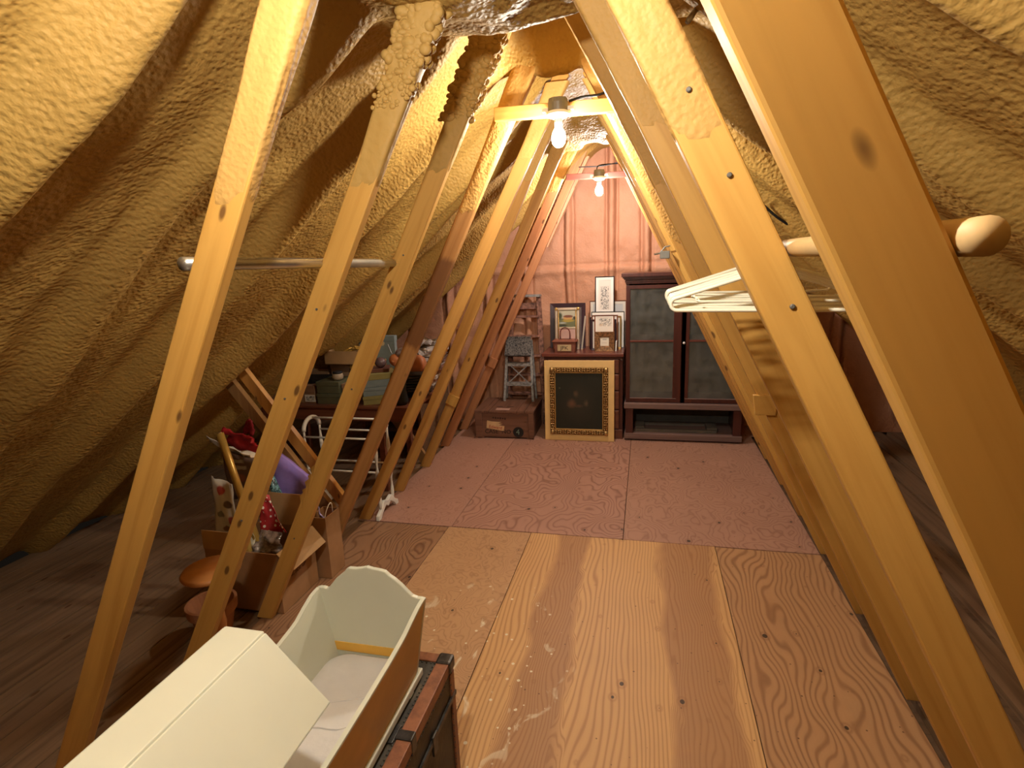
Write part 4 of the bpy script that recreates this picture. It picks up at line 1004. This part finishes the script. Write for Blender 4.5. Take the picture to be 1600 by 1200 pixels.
# wrapping paper and gift things in the big box
def roll(label, p, q, r, mat, grp='rolls and gift wrap in the big box'):
    t = thing('wrapping_roll', label, 'paper roll', p, group=grp)
    d = Vector(q) - Vector(p)
    MB().tube([(0, 0, 0), d * .33, d * .66, d], r, 18).build('paper', mat, t, smooth=True)
    MB().tube([d * .995, d * 1.004], r * .55, 14).build('core', M['card'], t)
    return t
roll('gold paper tube crossing behind the front left rafter', (-2.03, 2.425, .06), (-2.262, 2.455, 1.00), .020, plain('gold_paper', (0.48, 0.30, 0.07), .3, .5, .4))
roll('shiny black holographic paper roll beside the purple gift bag', (-2.01, 2.735, .06), (-2.25, 2.735, .75), .027, art('black_foil', (0.012, .014, .016), [('n', 0, .4, .6, .8, (.25, .5, .55), .1, .9)], rough=.15))
roll('gold paper tube end poking low from the box', (-2.10, 2.365, .02), (-2.125, 2.375, .52), .018, plain('gold_paper_dull', (0.46, 0.30, 0.08), .35, .4, .3))
def sheet(name, label, pts, mat, cat, nu=10, nv=8, wob=.012, seed=0, th=.002, group=None):
    """crumpled sheet or bag face through four corner points, thickened"""
    a, b_, c, d = [Vector(p) for p in pts]
    nrm = (b_ - a).cross(d - a).normalized()
    rnd = np.random.RandomState(seed)
    vs, fs = [], []
    off = rnd.rand(2) * 50
    for lay in (0, 1):
        for i in range(nu + 1):
            for j in range(nv + 1):
                u, v = i / nu, j / nv
                p = a * (1 - u) * (1 - v) + b_ * u * (1 - v) + c * u * v + d * (1 - u) * v
                k = float(fbm(np.array(u * 3 + off[0]), np.array(v * 3 + off[1]), 3)) * wob * 3
                vs.append(p + nrm * (k + lay * th))
    m = (nu + 1) * (nv + 1)
    for i in range(nu):
        for j in range(nv):
            q = i * (nv + 1) + j
            fs.append((q, q + nv + 1, q + nv + 2, q + 1)); fs.append((m + q, m + q + 1, m + q + nv + 2, m + q + nv + 1))
    for i in range(nu):
        for e in (0, nv):
            q = i * (nv + 1) + e; fs.append((q, q + nv + 1, m + q + nv + 1, m + q))
    for j in range(nv):
        for e in (0, nu):
            q = e * (nv + 1) + j; fs.append((q, q + 1, m + q + 1, m + q))
    return tag(MB().add(vs, fs).build(name, mat, smooth=True), label, cat, group)
G = 'rolls and gift wrap in the big box'
sheet('gift_bag', 'shiny purple gift bag standing behind the big box', [(-2.225, 2.775, .82), (-1.945, 2.775, .60), (-1.99, 2.775, .04), (-2.20, 2.775, .04)], plain('purple_foil', (0.32, 0.22, 0.62), .25, .5, var=.12), 'gift bag', seed=3, wob=.004, th=.03)
sheet('gift_paper', 'white printed gift paper at the left photo edge', [(-2.38, 2.47, .74), (-2.24, 2.46, .70), (-2.25, 2.44, .33), (-2.38, 2.44, .33)], art('printed_gift_paper', (0.60, .56, .50), [('e', -2.32, .66, .03, .03, (.4, .03, .03), .3, .9), ('e', -2.28, .58, .03, .025, (.10, .06, .05), .3, .9), ('e', -2.33, .52, .035, .02, (.10, .10, .10), .3, .8), ('e', -2.27, .48, .02, .03, (.35, .04, .04), .3, .9), ('e', -2.31, .43, .03, .02, (.2, .1, .07), .3, .9)], rough=.7), 'paper', seed=5)
sheet('gift_paper', 'pale folded tissue paper on top of the pile', [(-2.46, 2.56, .94), (-2.19, 2.56, .84), (-2.17, 2.62, .80), (-2.44, 2.64, .85)], cloth('white_tissue', (0.62, .58, .52)), 'paper', seed=6, wob=.015)
sheet('red_ribbon', 'crumpled red fabric bow on top of the pile', [(-2.41, 2.64, .97), (-2.20, 2.62, .90), (-2.19, 2.66, .81), (-2.42, 2.68, .86)], cloth('red_fabric', (0.30, .016, .02), .5), 'ribbon', seed=8, wob=.022, th=.012)
sheet('red_ribbon', 'dark red loop of ribbon standing above the pile', [(-2.30, 2.68, .93), (-2.22, 2.68, .92), (-2.22, 2.68, 1.01), (-2.28, 2.69, 1.01)], cloth('dark_red_fabric', (0.20, .015, .02), .6), 'ribbon', nu=6, nv=6, seed=9, wob=.014, th=.012)
dots = NT('red_dotted_paper', .5)
dv = dots.n('TexVoronoi', {'Vector': dots.coords('Object'), 'Scale': 36, 'Randomness': .35}).outputs['Distance']
dots.color(dots.mix(dots.math('LESS_THAN', dv, .30), (0.34, .02, .025), (.75, .68, .6)))
sheet('gift_paper', 'red gift paper with white dots hanging inside the box', [(-2.12, 2.50, .66), (-2.06, 2.50, .62), (-1.945, 2.50, .42), (-2.10, 2.48, .40)], dots.m, 'paper', seed=11, wob=.015)
sheet('gift_bag', 'small bag with brown and grey lettering behind the gold tube', [(-2.36, 2.56, .86), (-2.15, 2.56, .81), (-2.19, 2.55, .58), (-2.36, 2.55, .56)], art('brown_bag_print', (0.15, .10, .085), [('b', -2.28, .80, .06, .012, (.5, .47, .42), .3, .8), ('b', -2.25, .76, .04, .012, (.45, .42, .38), .3, .8), ('e', -2.26, .70, .04, .03, (.35, .12, .08), .4, .7)]), 'gift bag', seed=12, wob=.006, th=.02)
sheet('clear_film', 'crinkled clear film in front of the dotted paper', [(-2.10, 2.44, .45), (-1.95, 2.46, .43), (-1.945, 2.40, .34), (-2.10, 2.38, .34)], plain('film', (.25, .2, .18), .12, .5, var=.5, scale=40), 'film', seed=14, wob=.02)
sheet('gift_paper', 'white and cream paper scraps inside the box', [(-2.22, 2.42, .56), (-2.11, 2.42, .52), (-2.10, 2.40, .36), (-2.24, 2.40, .36)], cloth('cream_scrap', (0.60, .55, .42)), 'paper', seed=15, wob=.02)
sheet('gift_bag', 'lilac paper scrap in the tall narrow carton', [(-1.93, 2.76, .46), (-1.885, 2.76, .37), (-1.89, 2.80, .335), (-1.94, 2.80, .335)], plain('lilac', (.42, .36, .62), .4), 'paper', nu=5, nv=5, seed=16, wob=.008)
tag(MB().tube(smooth_path([(-1.885, 2.74, .335), (-1.87, 2.76, .42), (-1.86, 2.79, .46), (-1.865, 2.82, .44), (-1.88, 2.84, .335)]), .003, 6).build('cord_loop', M['white_plastic'], smooth=True), 'thin white cord loop rising from the narrow carton', 'cord')

# ------------------------------------------------------------------ braces in the left eave
tag(MB().bar((-2.70, 2.955, 1.33), (-1.93, 2.955, 0.29), .07, .038, (0, 1, 0)).build('eave_brace', M['pine_dim']), 'grey brown brace slanting down behind the wrapping paper', 'brace')
tag(MB().bar((-2.62, 3.0, 1.38), (-1.87, 3.0, 0.35), .07, .038, (0, 1, 0)).build('eave_brace', M['pine2']), 'yellowish brace slanting just behind the grey one', 'brace')
tag(MB().bar((-2.75, 4.75, 1.05), (-2.05, 4.75, -.01), .09, .038, (0, 1, 0)).build('eave_brace', M['pine_dim']), 'dim brace slanting down behind the quilt rack', 'brace')

# ------------------------------------------------------------------ white quilt rack
qr = thing('quilt_rack', 'white painted quilt rack with turned arched ends behind left rafters', 'rack', (-2.22, 3.65, -0.0), (0, 0, 0.0))
def turned(p, q, r=.013):
    p, q = Vector(p), Vector(q); n = 24
    rr = [r * (1 + .45 * math.sin(i / n * math.pi * 6) * (0.4 + .6 * math.sin(i / n * math.pi))) * (0.75 + 0.25 * math.sin(i / n * math.pi)) for i in range(n + 1)]
    return MB().tube([p + (q - p) * (i / n) for i in range(n + 1)], rr, 10)
for x in (-0.29, 0.29):
    for y in (-0.105, 0.105):
        turned((x, y, .07), (x, y, .66)).build('turned_post', M['white_paint'], qr, smooth=True)
    MB().tube([(x, .105 * math.cos(a), .66 + .085 * math.sin(a)) for a in np.linspace(0, math.pi, 14)], .016, 10).build('arched_top', M['white_paint'], qr, smooth=True)
    MB().prism([(-.17, 0), (-.13, 0), (-.10, .035), (-.04, .075), (0, .05), (.04, .075), (.10, .035), (.13, 0), (.17, 0), (.165, .035), (.12, .06), (.06, .12), (0, .10), (-.06, .12), (-.12, .06), (-.165, .035)], x - .014, x + .014, 'yz').build('foot', M['white_paint'], qr, bevel=.004)
for y, z_ in ((-.105, .62), (.105, .62), (-.105, .36), (.105, .36), (0, .745)):
    MB().tube([(-.29, y, z_), (.29, y, z_)], .0075, 10).build('cross_rod', M['white_paint'], qr, smooth=True)

# ------------------------------------------------------------------ long table in the left eave
tb = thing('eave_table', 'long brown wooden table piled with boxes under the left roof', 'table', (-2.45, 4.02, 0))
TZ = 0.735
MB().b2(-.85, .62, 0, .66, TZ - .022, TZ).build('table_top', M['walnut'], tb, bevel=.004)
MB().b2(-.80, .57, .015, .035, TZ - .125, TZ - .022).build('apron', M['walnut'], tb)
MB().b2(-.80, .57, .62, .64, TZ - .125, TZ - .022).build('apron', M['walnut'], tb)
for x in (-.80, .28):
    for y in (.04, .57):
        MB().b2(x, x + .05, y, y + .05, -.02, TZ - .022).build('leg', M['walnut'], tb, bevel=.003)
def lid_box(name, label, loc, w_, d_, h_, lid_h, m1, m2, rz=0, cat='box', extra=None):
    t = thing(name, label, cat, loc, (0, 0, rz))
    MB().b2(-w_ / 2, w_ / 2, 0, d_, 0, h_ - lid_h * .7).build('box_body', m1, t, bevel=.003)
    MB().b2(-w_ / 2 - .004, w_ / 2 + .004, -.004, d_ + .004, h_ - lid_h, h_).build('lid', m2, t, bevel=.003)
    if extra: extra(t)
    return t
olive = plain('olive_green_tin', (0.115, 0.115, 0.065), .45, .4, .2); bluegrey = plain('blue_grey_card', (0.19, 0.235, 0.235), .6)
yellowb = plain('mustard_card', (0.50, 0.29, 0.055), .6); creamb = plain('cream_card', (0.52, 0.42, 0.25), .7); tanb = plain('tan_card', (0.27, 0.16, 0.09), .8)
greenb = plain('yellow_green_case', (0.26, 0.22, 0.075), .5)
def shoe_label(t):
    MB().b2(.135, .235, -.0062, -.0045, .015, .075).build('printed_label', art('shoe_label', (.68, .66, .60), [('n', .185, .045, .045, .025, (.06, .06, .06), .2, 1.)], warp=.0, grain=.02), t)
lid_box('shoe_box', 'long tan shoe box with white end label on the table', (-2.98, 4.10, TZ), .46, .28, .155, .065, tanb, plain('brown_lid', (0.24, .13, .075), .8), extra=shoe_label)
lid_box('storage_tin', 'lower olive green tin on the table front', (-2.61, 4.08, TZ), .215, .26, .09, .03, olive, olive, cat='tin')
lid_box('storage_tin', 'upper olive green tin stacked on another', (-2.61, 4.085, TZ + .092), .21, .25, .10, .035, olive, olive, cat='tin')
lid_box('storage_tin', 'narrow brown tin right of the olive tins', (-2.465, 4.12, TZ), .06, .22, .17, .04, tanb, tanb, cat='tin')
jar = thing('candle_jar', 'squat pale jar with dark top on the olive tins', 'jar', (-2.555, 4.17, TZ + .194))
MB().lathe([(.03, 0), (.044, .012), (.048, .03), (.044, .052), (.038, .058)], n=20).build('jar_body', plain('pale_clay', (.36, .27, .18), .6), jar, smooth=True)
MB().lathe([(.040, .056), (.041, .072), (.03, .075), (.002, .07)], n=20).build('jar_lid', M['black'], jar, smooth=True)
lid_box('flat_case', 'flat black case lying on the shoe box', (-2.90, 4.16, TZ + .157), .34, .22, .04, .02, M['black'], M['black'], rz=.08, cat='case')
lid_box('cardboard_box', 'mustard yellow box behind the candle jar', (-2.43, 4.38, TZ), .24, .22, .30, .05, yellowb, yellowb)
cb = open_box('cardboard_box', 'open cream box of yellow packets on top of the pile', (-2.565, 4.40, TZ + .303), .36, .20, .115, -.05, 'card2')
for k in range(5):
    tag(MB().box((0, 0, 0), (.10, .05, .014)).build('paper_packet', yellowb, bevel=.003, loc=(-2.50 + .045 * k - .06, 4.36 + .02 * (k % 3), TZ + .415 + .008 * k), rot=(.3 * (k % 2), -.5 + .25 * k, .3 * k)), ['yellow packet at left in the cream box', 'yellow packet leaning second in the cream box', 'yellow packet lying mid in the cream box', 'yellow packet leaning fourth in the cream box', 'yellow packet at right in the cream box'][k], 'packet', 'yellow packets in the open box')
lid_box('cardboard_box', 'grey brown box under the cream box', (-2.66, 4.39, TZ + .0), .18, .20, .30, .05, tanb, tanb)
bc_ = lid_box('document_case', 'blue grey case with round cream label behind cream box', (-2.40, 4.62, TZ), .36, .05, .51, .05, bluegrey, bluegrey, cat='case')
MB().lathe([(.022, 0), (.022, .002), (.001, .0022)], (.06, -.001, .44), 18, Matrix.Rotation(math.pi / 2, 3, 'X')).build('round_label', creamb, bc_)
lid_box('cardboard_box', 'dark carton at the back left of the table', (-2.92, 4.40, TZ), .26, .2, .24, .06, M['card_in'], tanb)
lid_box('tool_case', 'yellow green hinged case stacked upper right on the table', (-2.15, 4.12, TZ + .15), .26, .26, .11, .05, bluegrey, greenb, rz=.5, cat='case')
lid_box('tool_case', 'blue grey hinged case stacked in the middle right', (-2.155, 4.12, TZ + .075), .26, .26, .074, .03, bluegrey, bluegrey, rz=.5, cat='case')
lid_box('tool_case', 'olive yellow case lowest right on the table', (-2.16, 4.12, TZ), .26, .26, .074, .03, greenb, greenb, rz=.48, cat='case')
lid_box('book', 'brown book lying on the yellow green case', (-2.17, 4.16, TZ + .261), .18, .18, .03, .008, plain('brown_leather_book', (.17, .07, .045), .5), plain('brown_book_cover', (.15, .06, .04), .5), rz=.4, cat='book')
# figurine with a round orange face
fg = thing('figurine', 'dark figurine with an orange head and silvery hat on the table', 'figurine', (-1.965, 4.13, TZ))
MB().lathe([(.045, 0), (.06, .03), (.045, .12), (.052, .22), (.04, .30), (.02, .33)], n=16).build('figure_body', plain('dark_cloth', (.02, .022, .02), .8), fg, smooth=True)
MB().blob((-.02, -.01, .375), .052, (1, .9, 1), 9).blob((-.02, -.058, .37), .012, (1, 1, 1), 5).build('figure_head', plain('orange_skin', (.48, .17, .06), .5), fg, smooth=True)
MB().blob((.035, .01, .43), .058, (1, 1, .8), 8).build('figure_hat', plain('silver_net', (.32, .26, .26), .35, .5, .4, var=.4, scale=60), fg, smooth=True)
MB().tube([(-.05, .0, .42), (-.09, .02, .50)], .004, 6).build('figure_feather', M['dull_metal'], fg)
tag(MB().blob((0, 0, .045), .05, (1, 1, .9), 8).build('round_ornament', plain('dusky_glass', (.12, .075, .075), .2, .5), smooth=True, loc=(-2.17, 4.22, TZ + .292)), 'dusky round ornament on the brown book', 'ornament')
# black record-like trays and papers behind
blk = [plain('black_sleeve_%d' % i, c, .3, .5) for i, c in enumerate([(.012, .012, .014), (.02, .02, .022), (.03, .026, .024)])]
for k in range(9):
    tag(MB().box((0, 0, 0), (.26, .24, .018)).build('black_folder', blk[k % 3], bevel=.003, loc=(-1.995 + .012 * (k % 3), 4.47 + .01 * (k % 2), TZ + .01 + k * .0235), rot=(0, .03 * ((k % 3) - 1), .1 + .12 * (k % 4))),
        '%s black folder from the bottom in the stack behind figurine' % ['lowest', 'second', 'third', 'fourth', 'fifth', 'sixth', 'seventh', 'eighth', 'topmost'][k], 'folder', 'stacked black folders')
hb_ = thing('leather_bag', 'orange brown leather bag on top of the black folders', 'bag', (-1.97, 4.44, TZ + .225))
loft([(rrect(.10, .05, .03), 0), (rrect(.115, .06, .03), .05), (rrect(.10, .045, .03), .11), (rrect(.06, .015, .01), .14)]).build('bag_body', plain('tan_leather', (.45, .17, .07), .45), hb_, smooth=True)
MB().tube([(-.06, 0, .12), (-.04, 0, .17), (.04, 0, .17), (.06, 0, .12)], .006, 6).build('bag_strap', M['black'], hb_, smooth=True)
sh2 = thing('low_shelf', 'low dark shelf unit under the paper piles at far left', 'shelf', (-2.44, 4.86, 0))
MB().b2(-.35, .33, 0, .85, .62, .65).build('shelf_top', M['rough_x'], sh2)
for x in (-.33, .28):
    MB().b2(x, x + .03, .02, .83, -.02, .62).build('shelf_side', M['rough_x'], sh2)
MB().b2(-.30, .28, .02, .83, .25, .27).build('shelf_board', M['rough_x'], sh2)
pap = [cloth('newsprint_%d' % i, c, .8, var=.3, scale=20) for i, c in enumerate([(.55, .50, .44), (.42, .36, .31), (.62, .57, .50), (.20, .13, .10), (.33, .18, .13), (.08, .07, .07)])]
cnt = 0
for x, y, n, sd2 in ((-2.22, 5.01, 13, 1), (-2.22, 5.30, 17, 2), (-2.24, 5.58, 14, 3), (-2.52, 5.05, 12, 4), (-2.52, 5.40, 10, 5)):
    z_ = .65; rnd = random.Random(sd2)
    for k in range(n):
        h = rnd.choice((.012, .018, .025, .03))
        m = pap[rnd.choice((0, 0, 1, 2, 2, 3, 4, 5))]
        o = MB().box((0, 0, 0), (.21 + rnd.uniform(-.02, .04), .27, h)).build('magazine', m, loc=(x + rnd.uniform(-.012, .012), y + rnd.uniform(-.01, .01), z_ + h / 2), rot=(0, 0, rnd.uniform(-.25, .25)))
        z_ += h + .001
        nm = ['nearest', 'second', 'third', 'back left', 'far back'][sd2 - 1]
        tag(o, 'magazine %s up in the %s paper pile on the low shelf' % (('number ' + ['one', 'two', 'three', 'four', 'five', 'six', 'seven', 'eight', 'nine', 'ten', 'eleven', 'twelve', 'thirteen', 'fourteen', 'fifteen', 'sixteen', 'seventeen'][k]), nm), 'magazine', 'magazines on the low shelf')
    sheet('newspaper', 'crumpled newspaper on top of the %s paper pile' % nm, [(x - .12, y - .14, z_ + .03), (x + .12, y - .14, z_ + .03), (x + .12, y + .12, z_ + .07), (x - .12, y + .12, z_ + .06)], art('newspaper_%d' % sd2, (.62, .58, .52), [('n', 0, 0, 9, 9, (.12, .11, .11), .1, .8)]), 'newspaper', seed=20 + sd2, wob=.025)
